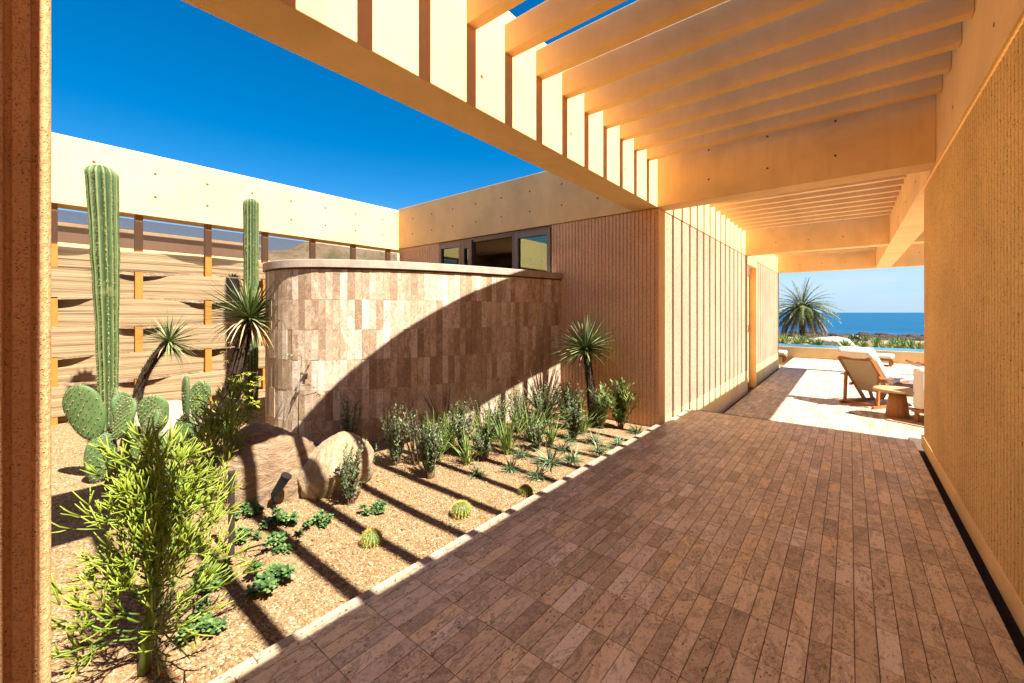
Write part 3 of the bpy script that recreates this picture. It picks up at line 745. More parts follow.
def yucca(loc, path, rt, L, n, label, seed, dead=.25, tr=M['ytrunk'], w=.026):
    rg = random.Random(seed); root = empty('yucca', loc, label, 'yucca')
    mb = MB(); P = catmull3(path); k = len(P)
    mb.tube(P, [rt*(1.25-.3*i/(k-1)) for i in range(k)], 12, 0, .12)
    for i in range(int(k*44)):
        f = rg.random()*(k-1.01); a = int(f); p = P[a].lerp(P[a+1], f-a); ax = (P[a+1]-P[a]).normalized()
        an = rg.random()*6.28; u = ax.cross(Vector((1,0,0))).normalized(); v = ax.cross(u)
        o = (u*math.cos(an)+v*math.sin(an)); d = (o*.55+ax*rg.uniform(.2,.9)).normalized()
        mb.blade(p+o*rt*1.0, d, rt*rg.uniform(.5,.95), rt*.5, 0, 1, 0, rg.random(), .3)
    mb.build('trunk', tr, root)
    c = P[-1]; ax = (P[-1]-P[-2]).normalized(); g = MB(); dd = MB()
    for i in range(n):
        cosv = 1-1.45*(i+.5)/n; an = i*2.39996+rg.uniform(-.2,.2); sn = math.sqrt(max(0,1-cosv*cosv))
        u = ax.cross(Vector((.3,1,0))).normalized(); v = ax.cross(u)
        d = ax*cosv+(u*math.cos(an)+v*math.sin(an))*sn
        isd = cosv < -.12 and rg.random() < dead*2
        (dd if isd else g).blade(c+d*.03, d, L*rg.uniform(.72,1.05)*(1.0 if not isd else .9), w, .25 if not isd else .9, 4, 0, rg.random(), .3, .03, .35)
    g.build('leaf_crown', M['yucca'], root)
    if dd.f: dd.build('dry_leaves', M['dead'], root)
    return root
def catmull3(P, n=5):
    P = [Vector(p) for p in P]; out = []
    for i in range(len(P)-1):
        p0 = P[max(i-1,0)]; p1 = P[i]; p2 = P[i+1]; p3 = P[min(i+2,len(P)-1)]
        for k in range(n):
            t = k/n; out.append(0.5*((2*p1)+(p2-p0)*t+(2*p0-5*p1+4*p2-p3)*t*t+(3*p1-p0-3*p2+p3)*t**3))
    out.append(P[-1]); return out
yucca((-5.75,1.72,-1.5), [(-.18,-.05,0),(-.1,0,.45),(.0,.08,.9),(-.0,.20,1.42)], .072, .66, 210, 'tall yucca with a thick leaf scarred trunk in front of the slim cactus', 3, .5)
yucca((-6.9,1.06,-1.45), [(0,0,0),(.03,.0,.45),(.12,.10,.8),(.24,.26,1.08)], .045, .44, 80, 'small yucca leaning right behind the prickly pears', 9, .15, w=.022)
yucca((-2.74,5.12,-1.53), [(0,0,0),(-.02,-.01,.35),(-.06,0,.7),(-.11,.0,1.02)], .05, .56, 150, 'yucca with a dark trunk beside the ribbed villa wall', 12, .15, w=.024)

# leafy rosettes
def rosette_mesh(seed, n_heads=6, size=1.0):
    rg = random.Random(seed); mb = MB()
    for h in range(n_heads):
        an = rg.random()*6.28; rr = rg.uniform(0.01, .085)*size if h else 0
        c = Vector((rr*math.cos(an), rr*math.sin(an), rg.uniform(.015,.06)))
        for i in range(20):
            a = i*2.4; el = .15+1.1*(1-i/20)**1.0 if False else .15+1.2*i/20
            d = Vector((math.cos(a)*math.cos(el), math.sin(a)*math.cos(el), math.sin(el)))
            L = rg.uniform(.018,.036)*size; w = L*.55
            side = Vector((-math.sin(a), math.cos(a), 0)); up = d.cross(side)*-1
            p = c; tone = rg.random()
            q = [p, p+d*L*.45-side*w*.3+up*.004, p+d*L*.9-side*w*.48+up*.012, p+d*L*1.05+up*.012, p+d*L*.9+side*w*.48+up*.012, p+d*L*.45+side*w*.3+up*.004, p+d*L*.55-up*.003]
            mb.add([tuple(x) for x in q], [(0,6,1),(1,6,2),(2,6,3),(3,6,4),(4,6,5),(5,6,0)], 0, tone)
    return mb
rp = [rosette_mesh(s, 13) .build('leafy_succulent', M['rosette']) for s in (1,2,3)]
RS = [((-2.79,.74),1.25,'leafy green succulent at the tip of the long shadow right of the big pencil bush',0),
 ((-2.52,.95),1.35,'widest leafy green succulent, nearest the kerb below the bollard light',1),
 ((-2.43,.60),1.2,'leafy green succulent close to the trunk of the big pencil bush',2),
 ((-3.16,1.02),1.0,'dark leafy succulent right at the foot of the bollard light',0),
 ((-2.86,1.14),1.1,'leafy green succulent between the bollard light and the lone rosette, in full sun',1),
 ((-3.18,1.27),1.25,'leafy green succulent just in front of the black spotlight',2),
 ((-3.5,1.17),1.1,'leafy green succulent between bollard light and brown boulder',0),
 ((-2.98,1.43),.95,'small greyish succulent in front of the two boulders',1),
 ((-2.84,1.80),1.0,'lone leafy succulent right of the pale split boulder',2),
 ((-3.66,1.38),1.0,'leafy succulent partly hidden behind the black spotlight',0)]
for i, ((x,y),s,lab,k) in enumerate(RS):
    o = rp[k] if i < 3 and k == i else rp[k].copy()
    if o.name not in col.objects: col.objects.link(o)
    fit(o, (x,y,gz(x,y)), i*1.3, s*1.05); tag(o, lab, 'succulent', 'leafy succulents in the gravel')

# barrel cacti
def barrel(loc, r, label, seed):
    rg = random.Random(seed); root = empty('barrel_cactus', loc, label, 'cactus', 'golden barrel cacti in the gravel')
    mb = MB(); sp = MB(); nr = 18; nv = nr*4; NU = 16
    for i in range(NU+1):
        th = math.pi*(1-i/NU); z = r*.85*(1+math.cos(th)*.95)-.02
        for j in range(nv):
            a = 2*math.pi*j/nv; rr = r*math.sin(th)*(1+.07*math.cos(nr*a))
            mb.v.append((rr*math.cos(a), rr*math.sin(a), z))
    for i in range(NU):
        for j in range(nv):
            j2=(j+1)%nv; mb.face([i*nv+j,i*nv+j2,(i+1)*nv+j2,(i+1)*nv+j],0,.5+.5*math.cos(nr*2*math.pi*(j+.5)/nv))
    for i in range(3, 17):
        th = math.pi*(1-i/17)
        for j in range(nr):
            a = 2*math.pi*j/nr; n_ = Vector((math.sin(th)*math.cos(a), math.sin(th)*math.sin(a), math.cos(th)*.9))
            p = Vector((r*1.06*math.sin(th)*math.cos(a), r*1.06*math.sin(th)*math.sin(a), r*.85*(1+math.cos(th)*.95)-.02))
            for q in range(6):
                d = (n_+Vector((rg.uniform(-.9,.9),rg.uniform(-.9,.9),rg.uniform(-.7,.7)))).normalized(); w = d.cross(Vector((0,.2,1)))*.0016
                mb.add([tuple(p-w),tuple(p+w),tuple(p+d*rg.uniform(.012,.028))],[(0,1,2)],1,rg.random())
    mb.build('body', [M['barrel'], M['goldspine']], root, smooth=True)
barrel((-2.47,1.55,ZG), .062, 'greenest small barrel cactus, nearest to the split boulder', 1)
barrel((-2.29,2.20,ZG), .068, 'middle barrel cactus of the row along the kerb', 2)
barrel((-2.13,2.80,ZG), .055, 'smallest and most golden barrel cactus, farthest along the kerb', 3)

# shrubs and strap plants
def twiggy(loc, H, W, n, label, seed, lm, leaf=.022, name='grey_shrub', lw=.35, up=1.6):
    H *= 1.2; W *= 1.25; n = int(n*1.3); leaf *= 1.35
    rg = random.Random(seed); root = empty(name, loc, label, 'shrub', 'planting at the foot of the curved wall'); st = MB(); lf = MB()
    for i in range(n):
        an = rg.random()*6.28; sp = rg.uniform(.1,1)
        d = Vector((math.cos(an)*sp*W/H, math.sin(an)*sp*W/H, up*.6+.3)).normalized(); p = Vector((rg.uniform(-.03,.03), rg.uniform(-.03,.03), 0)); L = H*rg.uniform(.65,1.1); pts=[p.copy()]
        K = 7
        for k in range(K):
            d = (d+Vector((rg.uniform(-.16,.16),rg.uniform(-.16,.16),.05))).normalized(); q = p+d*L/K; pts.append(q.copy())
            if k > 0:
                for m in range(9):
                    t = rg.random(); a = rg.random()*6.28; c = p.lerp(q, t)
                    ld = (d*.7+Vector((math.cos(a), math.sin(a), rg.uniform(-.2,.4)))*.8).normalized(); s_ = ld.cross(d)
                    if s_.length < .1: continue
                    s_.normalize(); ll = leaf*rg.uniform(.7,1.3)
                    lf.add([tuple(c), tuple(c+ld*ll*.5-s_*ll*lw*.5), tuple(c+ld*ll), tuple(c+ld*ll*.5+s_*ll*lw*.5)], [(0,1,2,3)], 0, rg.random())
            p = q
        st.tube(pts, [.0035*(1-.1*k) for k in range(len(pts))], 4, 0, .4)
    st.build('stems', M['stem'], root); lf.build('leaves', lm, root)
    return root
def strappy(loc, H, n, label, seed, lm, w=.012, sp=.85, droop=.8, name='strap_plant', cat='plant', group='planting at the foot of the curved wall', fold=.2):
    H *= 1.15; n = int(n*1.7); w *= .8
    rg = random.Random(seed); mb = MB()
    for i in range(n):
        an = rg.random()*6.28; s_ = rg.uniform(.1,1)*sp
        d = Vector((math.cos(an)*s_, math.sin(an)*s_, 1)).normalized()
        mb.blade((rg.uniform(-.03,.03),rg.uniform(-.03,.03),0), d, H*rg.uniform(.6,1.15), w*rg.uniform(.7,1.2), droop*rg.uniform(.4,1.4), 5, 0, rg.random(), fold, .05, .4)
    o = mb.build(name, lm, loc=loc); return tag(o, label, cat, group)
G = lambda x, y: (x, y, gz(x, y))
twiggy(G(-3.55,2.50), .48, .24, 36, 'grey green shrub right of the split boulder, leftmost of the wall planting', 51, M['greyleaf'])
twiggy(G(-3.02,2.50), .42, .18, 34, 'dense grey shrub standing farthest out into the gravel, above the middle barrel cactus', 52, M['greyleaf'])
twiggy(G(-3.21,3.10), .46, .22, 36, 'pale grey shrub between two strap leaved clumps before the dark tiles', 53, M['greyleaf'])
twiggy(G(-3.05,4.35), .50, .26, 44, 'big leafy grey shrub before the sunlit foot of the curved wall', 54, M['greyleaf'])
twiggy(G(-2.85,4.75), .46, .26, 40, 'bushy grey shrub just left of the dark yucca trunk', 55, M['greyleaf'])
twiggy(G(-3.11,1.75), .40, .15, 15, 'sparse twiggy shrub in front of the split boulder', 56, M['greyleaf'], .026)
twiggy(G(-2.55,5.00), .44, .12, 26, 'narrow leafy bush just right of the dark yucca trunk', 57, M['strap'], .045, 'leafy_bush', .14)
twiggy(G(-2.36,5.18), .48, .20, 34, 'bright green bush at the corner of the ribbed villa wall', 58, M['strap'], .055, 'leafy_bush', .13)
twiggy(G(-4.35,2.45), .42, .14, 14, 'dark thin shrub in shade against the curved wall tiles', 59, M['greyleaf'], .025)
strappy(G(-3.30,2.82), .48, 46, 'dark green strap clump between the two leftmost grey shrubs', 61, M['strap'])
strappy(G(-3.15,3.38), .55, 60, 'tall green strap clump at the middle of the wall planting', 62, M['strap'])
strappy(G(-2.88,3.45), .48, 50, 'lime strap clump leaning out over the gravel', 63, M['strap'], sp=.8)
strappy(G(-2.95,3.98), .55, 60, 'green strap clump before the first sunlit tiles', 64, M['strap'])
strappy(G(-3.75,3.35), .62, 16, 'bronze flax with dark blades leaning left against the shaded tiles', 65, M['bronzeleaf'], w=.026, sp=.9, droop=.15, name='bronze_flax')
strappy(G(-3.20,4.65), .72, 26, 'tall bronze flax fanned against the sunlit foot of the curved wall', 66, M['bronzeleaf'], w=.026, sp=.7, droop=.12, name='bronze_flax')
strappy(G(-3.38,2.60), .60, 9, 'few dark bronze blades rising behind the second grey shrub', 67, M['bronzeleaf'], w=.022, sp=.6, droop=.2, name='bronze_flax')
AL = [((-2.70,2.80),'small silver aloe above the farthest barrel cactus, nearest the viewer',.8),((-2.25,3.14),'blue silver aloe close to the kerb just past the golden barrel cactus',.9),
 ((-2.36,3.50),'wide arching silver aloe beside the kerb, largest of the low ones',1.3),((-2.22,3.70),'arching silver aloe right behind the widest one',1.0),
 ((-2.12,4.12),'silver aloe next to the kerb halfway to the villa corner',1.0),((-2.08,4.50),'low silver aloe beside the kerb below the villa corner',.9),
 ((-2.12,5.10),'last silver aloe at the foot of the villa corner',.9),((-2.56,3.12),'dull silver aloe between lime strap clump and the kerb',.9),
 ((-2.47,3.95),'silver aloe in the second row, right of the wide one',.9),((-2.72,3.50),'silver aloe hidden under the lime strap clump',.9),
 ((-2.38,4.45),'silver aloe in the second row below the dark yucca',1.0),((-2.6,4.3),'pale aloe between the big grey shrub and the kerb',.8)]
a0 = None
for i, ((x,y),lab,s) in enumerate(AL):
    if a0 is None: o = a0 = strappy(G(x,y), .17, 34, lab, 71, M['aloe'], w=.015, sp=2.2, droop=1.0, name='silver_aloe', group='low silver aloes along the kerb')
    else: o = a0.copy(); col.objects.link(o); o['label'] = lab
    fit(o, G(x,y), i*1.7, s)
# more filling clumps, each its own
FX = [((-3.35,3.75),.42,36,'short strap clump in the back row before the dark tiles',M['strap']),((-2.72,4.05),.36,34,'low strap clump in front of the big grey shrub',M['strap']),
 ((-2.62,4.62),.40,34,'strap clump in front of the bushy grey shrub',M['strap']),((-3.45,3.05),.40,30,'back row strap clump behind the pale grey shrub',M['strap']),
 ((-3.0,2.95),.34,30,'small strap clump beside the pale grey shrub',M['strap'])]
for i, ((x,y),h,n,lab,m) in enumerate(FX): strappy(G(x,y), h, n, lab, 80+i, m)
twiggy(G(-3.42,2.75), .34, .22, 26, 'low grey shrub tucked behind the leftmost strap clump', 151, M['greyleaf'])
twiggy(G(-2.95,3.15), .30, .22, 26, 'low grey shrub between the lime strap clump and the pale grey shrub', 152, M['greyleaf'])
twiggy(G(-3.25,3.70), .44, .24, 34, 'grey green shrub behind the tall green strap clump', 153, M['greyleaf'])
twiggy(G(-2.72,3.78), .30, .20, 26, 'small grey shrub in the gap before the first sunlit tiles', 154, M['greyleaf'])
twiggy(G(-3.30,4.15), .46, .24, 34, 'grey shrub against the wall where the sunlit tiles begin', 155, M['greyleaf'])
twiggy(G(-2.62,4.40), .30, .22, 26, 'low grey shrub in the second row below the big grey shrub', 156, M['greyleaf'])
twiggy(G(-3.15,5.05), .42, .24, 30, 'grey shrub at the corner between curved wall and ribbed wall', 157, M['greyleaf'])
strappy(G(-2.95,4.95), .50, 34, 'loose strap clump behind the dark yucca trunk', 158, M['strap'], sp=.9, droop=.9)
strappy(G(-3.55,3.25), .50, 34, 'loose strap clump in the back row before the darkest tiles', 159, M['strap'], sp=.9, droop=.9)
# thin saplings
def sapling(loc, H, label, seed, lm, nb=5, leaf=.03, lean=(0,0), cluster=8):
    rg = random.Random(seed); root = empty('sapling', loc, label, 'sapling'); st = MB(); lf = MB()
    P = [Vector((lean[0]*t*t+.01*math.sin(t*9), lean[1]*t*t, H*t)) for t in [i/8 for i in range(9)]]
    st.tube(P, [.006*(1-.07*i) for i in range(9)], 5, 0, .3)
    for b in range(nb):
        t = .55+.42*b/max(1,nb-1); p = P[0].lerp(P[-1], t); p.z = H*t; an = rg.random()*6.28
        d = Vector((math.cos(an), math.sin(an), .2)).normalized(); e = p+d*H*.16; e2 = e+Vector((d.x,d.y,-.5)).normalized()*H*.07
        st.tube([p, e, e2], [.003,.002,.001], 4, 0, .5)
        for k in range(cluster):
            c = p.lerp(e, .3+.7*rg.random()) if k%2 else e.lerp(e2, rg.random()); a = rg.random()*6.28
            ld = Vector((math.cos(a), math.sin(a), rg.uniform(-.6,.2))).normalized(); s_ = ld.cross(Vector((0,0,1))).normalized(); l = leaf*rg.uniform(.7,1.2)
            lf.add([tuple(c), tuple(c+ld*l*.5-s_*l*.2), tuple(c+ld*l), tuple(c+ld*l*.5+s_*l*.2)], [(0,1,2,3)], 0, rg.random())
    st.build('stem', M['stem'], root); lf.build('leaves', lm, root)
sapling((-4.72,2.05,-1.5), 1.05, 'thin dark sapling before the sunlit curved wall tiles', 1, M['greyleaf'], 5, .05, (.03,.03), 14)
sapling((-5.35,1.80,-1.47), .80, 'lime leaved sapling at the left edge of the curved wall', 2, M['yellowleaf'], 7, .07, (.06,.05), 14)
sapling((-6.95,2.02,-1.46), 1.05, 'thin lime tipped sapling between small yucca and tall yucca', 3, M['yellowleaf'], 4, .05, (0,0), 8)
strappy((-5.55,1.62,-1.49), .5, 26, 'dark strappy clump at the base of the curved wall beside the tall yucca', 90, M['strap'], group=None)

# ------------------------------------------------------------------ boulders
def boulder(loc, s, mat, label, seed, rot=(0,0,0), det=5, amp=.16, cut=None):
    import bmesh
    bm = bmesh.new(); bmesh.ops.create_icosphere(bm, subdivisions=det, radius=1)
    o_ = Vector((seed*7.3, seed*3.1, seed*1.7))
    for v in bm.verts:
        n_ = v.co.normalized(); d = 1+amp*noise.noise(n_*1.3+o_)*1.6+amp*.45*noise.noise(n_*3.7+o_)+amp*.22*noise.noise(n_*9+o_)-amp*.35*max(0,.12-abs(noise.noise(n_*2.6+o_*2)))*4+amp*.10*noise.noise(n_*22+o_)
        c = n_*d
        if cut:
            for pn, pd in cut:
                pn = Vector(pn).normalized(); e = c.dot(pn)-pd
                if e > 0: c -= pn*e*.85
        v.co = Vector((c.x*s[0], c.y*s[1], c.z*s[2]))
    me = bpy.data.meshes.new('boulder'); bm.to_mesh(me); bm.free(); me.materials.append(mat); me.polygons.foreach_set('use_smooth', [True]*len(me.polygons))
    o = bpy.data.objects.new('boulder', me); col.objects.link(o); o.location = loc; o.rotation_euler = rot
    return tag(o, label, 'boulder')
boulder((-3.86,1.42,-1.40), (.40,.44,.42), M['rockd'], 'large dark crusted boulder at the left of the two in front of the curved wall', 2, (0,0,.5), cut=[((.75,-.6,.1),.72)])
boulder((-3.52,1.86,-1.42), (.27,.34,.31), M['rock'], 'pale split boulder with a smooth top, right of the dark one', 5, (.2,.35,.2), amp=.12, cut=[((.9,-.3,-.2),.7)])
boulder((-6.25,1.20,-1.45), (.34,.44,.40), M['rockw'], 'whitish boulder behind the prickly pears', 8, (0,0,.7), amp=.1)
boulder((-4.85,.68,-1.47), (.10,.16,.26), M['rockd'], 'small reddish stone between the prickly pears', 9, (0,.1,.2), det=3)

# ------------------------------------------------------------------ garden lights
bl = empty('bollard_light', (-3.03,.91,ZG), 'slim dark bollard light stake standing in the gravel', 'garden light')
mb = MB(); mb.tube([(0,0,-.05),(0,0,.52)], .0175, 14); mb.build('stake', M['stake'], bl, smooth=False)
mb = MB(); mb.tube([(0,0,.52),(0,0,.535),(0,0,.537)], [.021,.021,.012], 14); mb.build('cap', M['stake'], bl)
sl = empty('spotlight', (-3.47,1.33,ZG), 'black tilted spotlight in front of the dark boulder', 'garden light')
ax = Vector((.30,.25,.62)).normalized(); c0 = Vector((.0,.0,.12))
mb = MB(); mb.tube([c0, c0+ax*.17], [.029,.037], 18); mb.build('housing', M['black'], sl)
mb = MB(); mb.tube([c0+ax*.17, c0+ax*.182], [.040,.040], 18); mb.build('rim', M['black'], sl)
mb = MB(); mb.tube([(0,0,-.05),(0,0,.14)], .014, 8); mb.box(-.03,.03,-.012,.012,.08,.12); mb.build('bracket', M['black'], sl)
mb = MB(); P = [Vector((-3.02,.93,ZG+.01)),Vector((-2.93,1.04,ZG+.05)),Vector((-2.88,1.05,ZG+.03)),Vector((-2.90,.98,ZG+.012)),Vector((-2.96,.98,ZG+.005))]
mb.tube(catmull3(P), .005, 6); tag(mb.build('cable', M['black']), 'short black cable loop at the foot of the bollard light', 'cable')

# ------------------------------------------------------------------ terrace furniture
def cush(mb, x0,x1,y0,y1,z0,z1,b=.05): mb.box(x0,x1,y0,y1,z0,z1,0,0,b)
def lounge_chair(loc, rz, label):
    root = empty('lounge_chair', loc, label, 'chair', rz=rz); W = .31
    for s in (-1,1):
        mb = MB(); x = s*W
        mb.bar((x,-.12,.03),(x,.95,.03),.04,.055); mb.build('base_rail', M['wood'], root)
        mb = MB(); mb.bar((x,.62,.06),(x,-.16,1.0),.038,.07); mb.build('back_post', M['wood'], root)
        mb = MB(); mb.bar((x,.02,.055),(x,.06,.66),.038,.06); mb.build('leg', M['wood'], root)
        mb = MB(); mb.bar((x,.88,.055),(x,.70,.46),.038,.06); mb.build('leg', M['wood'], root)
        mb = MB(); mb.bar((x,.18,.40),(x,.95,.50),.04,.05); mb.bar((x*1.12,-.02,.62),(x*1.12,.75,.58),.06,.025); mb.build('armrest', M['wood'], root)
    for cy_, cz_ in ((-.16,.99),(.30,.45),(0,.05)):
        mb = MB(); mb.bar((-W,cy_,cz_),(W,cy_,cz_),.03,.05); mb.build('crossbar', M['wood'], root)
    mb = MB(); mb.bar((0,.42,.27),(0,-.14,.96),.57,.012, up=(0,1,.5)); mb.build('canvas_back', M['canvas'], root)
    import bmesh
    def soft(name, L, Wd, T, mat4):
        bm = bmesh.new(); bmesh.ops.create_cube(bm, size=1); bmesh.ops.subdivide_edges(bm, edges=bm.edges[:], cuts=7, use_grid_fill=True)
        for v in bm.verts:
            x, y, z = v.co*2; k = (1-abs(x)**4)*(1-abs(y)**4)
            v.co = Vector((x/2*Wd*(1-.04*z*z), y/2*L*(1-.02*z*z), z/2*T*(.45+.55*k**.35)+.012*math.sin(y*9)*math.cos(x*3)*k))
        me = bpy.data.meshes.new(name); bm.to_mesh(me); bm.free(); me.materials.append(M['cushion']); me.polygons.foreach_set('use_smooth',[True]*len(me.polygons))
        o = bpy.data.objects.new(name, me); col.objects.link(o); o.parent = root; o.matrix_local = mat4
    soft('back_cushion', 1.05, .62, .24, Matrix.Translation((0,.20,.80)) @ Matrix.Rotation(R(-50), 4, 'X') )
    soft('seat_cushion', .62, .60, .16, Matrix.Translation((0,.62,.52)) @ Matrix.Rotation(R(8), 4, 'X'))
    soft('head_pillow', .36, .60, .20, Matrix.Translation((0,-.07,1.05)) @ Matrix.Rotation(R(-40), 4, 'X'))
    return root
lounge_chair((0.16,11.32,ZD), R(-33), 'folding wooden lounge chair with thick white cushion turned to the sea')
st = empty('side_table', (.68,10.48,ZD), 'round wooden pedestal side table with a pale top beside the lounge chair', 'table')
mb = MB(); mb.tube([(0,0,0),(0,0,.01),(0,0,.25),(0,0,.49)], [.17,.175,.145,.115], 28); mb.build('pedestal', M['wood'], st, smooth=True)
mb = MB(); mb.tube([(0,0,.49),(0,0,.50),(0,0,.53),(0,0,.54)], [.33,.345,.345,.33], 36); mb.build('table_top', M['woodlight'], st)
ct = empty('coffee_table', (.85,12.1,ZD), 'low round table with dark grey top and splayed wooden legs', 'table')
mb = MB(); mb.tube([(0,0,.44),(0,0,.45),(0,0,.475),(0,0,.485)], [.46,.475,.475,.46], 36); mb.build('table_top', M['greytop'], ct)
for k in range(4):
    a = k*math.pi/2+.6; mb = MB(); mb.bar((.25*math.cos(a),.25*math.sin(a),.44),(.52*math.cos(a),.52*math.sin(a),.0),.045,.05); mb.build('leg', M['wood'], ct)
ac = empty('armchair', (1.42,10.35,ZD), 'cream upholstered armchair on a wooden frame, cut off by the right wall', 'armchair', rz=R(-28))
mb = MB(); cush(mb,-.44,-.26,-.40,.42,.24,.98,.06); mb.build('backrest', M['cushion'], ac)
mb = MB(); cush(mb,-.25,.42,-.28,.30,.24,.52,.05); mb.build('seat', M['cushion'], ac)
for s in (-1,1):
    mb = MB(); cush(mb,-.25,.42,s*.36-.07,s*.36+.07,.24,.68,.05); mb.build('armrest', M['cushion'], ac)
    for x in (-.38,.38):
        mb = MB(); mb.bar((x,s*.36,0),(x,s*.36,.25),.05,.06); mb.build('leg', M['wood'], ac)
mb = MB(); mb.box(-.44,.44,-.41,.41,.19,.24); mb.build('frame', M['wood'], ac)
rug = MB(); rug.box(0,3.0,0,2.6,0,.018,0,0,.004); o = rug.build('rug', M['rug'], loc=(.50,10.08,ZD+.002)); o.rotation_euler = (0,0,R(-29)); tag(o, 'flat jute rug under the side table and armchair', 'rug')
def lounger(loc, rz, L, label, back=False):
    root = empty('sun_lounger', loc, label, 'sun lounger', rz=rz)
    mb = MB(); mb.box(0,L,-.36,.36,.20,.27,0,0,.006); mb.build('frame', M['wood'], root)
    for x in (.08, L-.08):
        for s in (-1,1):
            mb = MB(); mb.box(x-.04,x+.04,s*.3-.03,s*.3+.03,0,.20); mb.build('leg', M['wood'], root)
    mb = MB(); cush(mb,.0,L*.99,-.35,.35,.272,.42,.05); mb.build('mattress', M['cushion'], root)
    if back:
        mb = MB(); cush(mb,0,.75,-.35,.35,0,.14,.05); o = mb.build('back_cushion', M['cushion'], root); o.location = (0,0,.42); o.rotation_euler = (0,R(-32),0)
    return root
lounger((-3.9,19.75,ZD), 0, 1.95, 'white sun lounger on a wooden frame past the end of the villa wall')
lounger((.15,20.6,ZD), R(-8), 1.1, 'white cushioned lounger against the pool wall behind the lounge chair')
lounger((.95,13.6,ZD), R(8), 1.9, 'white daybed behind the round grey table')
lc = empty('low_chair', (1.55,17.6,ZD), 'low wooden sling chair with pale seat near the pool wall', 'chair', rz=R(20))
mb = MB(); mb.bar((0,0,.35),(.9,0,.08),.5,.05, up=(0,0,1)); mb.build('seat', M['cushion'], lc)
for s in (-1,1):
    mb = MB(); mb.bar((-.1,s*.3,.45),(.9,s*.3,.06),.05,.06); mb.bar((.1,s*.3,.0),(.3,s*.3,.3),.05,.05); mb.build('side_rail', M['wood'], lc)
mb = MB(); mb.box(-.07,.07,-.07,.07,0,.003)
for k in range(5): mb.box(-.06,.06,-.055+.024*k,-.045+.024*k,.003,.005)
tag(mb.build('floor_drain', M['stake'], loc=(.0,10.35,ZD+.001)), 'small square floor drain set in the sunlit terrace paving', 'drain')

# ------------------------------------------------------------------ pool edge, coast, sea
mb = MB(); mb.box(-14, 14, 21.65, 22.0, -2.4, -1.485, 0, 0, .01); o = mb.build('pool_wall', M['con']); tag(o, 'low sand coloured pool wall closing the terrace', 'wall')
mb = MB(); mb.box(-14, 14, 22.003, 23.6, -2.4, -1.492); mb.box(-14,14,21.66,22.002,-1.484,-1.481); tag(mb.build('pool_water', M['pool']), kind='structure')
def cz(x, y):
    if y < 23.65: return -2.3
    a = -1.68-(y-23.7)*.045
    if y > 40: a = -2.414-(y-40)/90*3.7
    return a+.22*noise.noise(Vector((x*.12, y*.12, 1)))*min(1,(y-23.65)/6)
mb = MB(); ys = [-300,-60,-20,0,10,20,23.62,23.68,25,26,27,28]+[28+1.5*i for i in range(1,10)]+[44+4*i for i in range(28)]; xs_ = [-400,-200,-100]+[-60+2.5*i for i in range(68)]+[130,200,400]
for x in xs_:
    for y in ys: mb.v.append((x, y, cz(x, y)))
ny = len(ys)
for i in range(len(xs_)-1):
    for j in range(ny-1): a = i*ny+j; mb.face([a, a+ny, a+ny+1, a+1])
tag(mb.build('coast_ground', M['land'], smooth=True), kind='structure')
mb = MB(); mb.add([(-30000,-30000,-6),(30000,-30000,-6),(30000,40000,-6),(-30000,40000,-6)], [(0,1,2,3)]); tag(mb.build('sea', M['sea']), kind='structure')
# shore rocks
rg = random.Random(17); mb = MB()
for k in range(1500):
    y = rg.uniform(88, 150); x = rg.uniform(-60, 90); z = max(cz(x, y), -6.0) if y < 150 else -6
    s = rg.uniform(.4, 2.2); hh = s*rg.uniform(.25,.55); v = []
    for (a, b, c) in ((1,0,0),(.5,.85,0),(-.5,.8,0),(-1,0,0),(-.5,-.8,0),(.5,-.85,0),(.4,.4,1),(-.5,.3,.9),(-.3,-.5,1),(.5,-.3,.8)):
        v.append((x+a*s*rg.uniform(.8,1.2), y+b*s*rg.uniform(.8,1.2), z-.2+c*hh*rg.uniform(.8,1.2)))
    mb.add(v, [(0,1,6),(1,2,7,6),(2,3,7),(3,4,8,7),(4,5,9,8),(5,0,9),(0,6,9),(6,7,8,9)], 0, rg.random())
tag(mb.build('shore_rocks', M['shore']), 'band of dark low rocks along the shoreline', 'rocks', kind='stuff')
# agaves and shrubs beyond the pool
rg = random.Random(23); protos = []
for q in range(3):
    mb = MB(); n = 46
    for i in range(n):
        an = i*2.4; el = .15+1.3*(i/n); d = Vector((math.cos(an)*math.cos(el), math.sin(an)*math.cos(el), math.sin(el)))
        mb.blade((0,0,0), d, .55*rg.uniform(.7,1.1), .075, .12, 3, 0, rg.random(), .25, .03, .4)
    o = mb.build('agave', M['coastleaf']); protos.append(o)
cnt = 0
while cnt < 170:
    y = 24.2+34*rg.random()**1.3; x = rg.uniform(-.36*y+3.5, .36*y*.5+5.5) if False else rg.uniform(-.19*y-.5, .13*y+1.5)
    if abs(x+.84)<1.3 and 26<y<32.5: continue
    o = protos[cnt] if cnt < 3 else protos[cnt%3].copy()
    if cnt >= 3: col.objects.link(o)
    fit(o, (x, y, cz(x,y)-.03), rg.random()*6, rg.uniform(.45,1.15)*(1 if y < 32 else 1.25)); tag(o, 'spiky green agave in the coastal planting beyond the pool', 'agave', 'agaves beyond the pool'); cnt += 1
boulder((-.84,31.6,-2.0), (1.1,.8,.58), M['rockw'], 'broad pale boulder among the agaves beyond the pool wall', 12, (0,0,-.5), amp=.12)
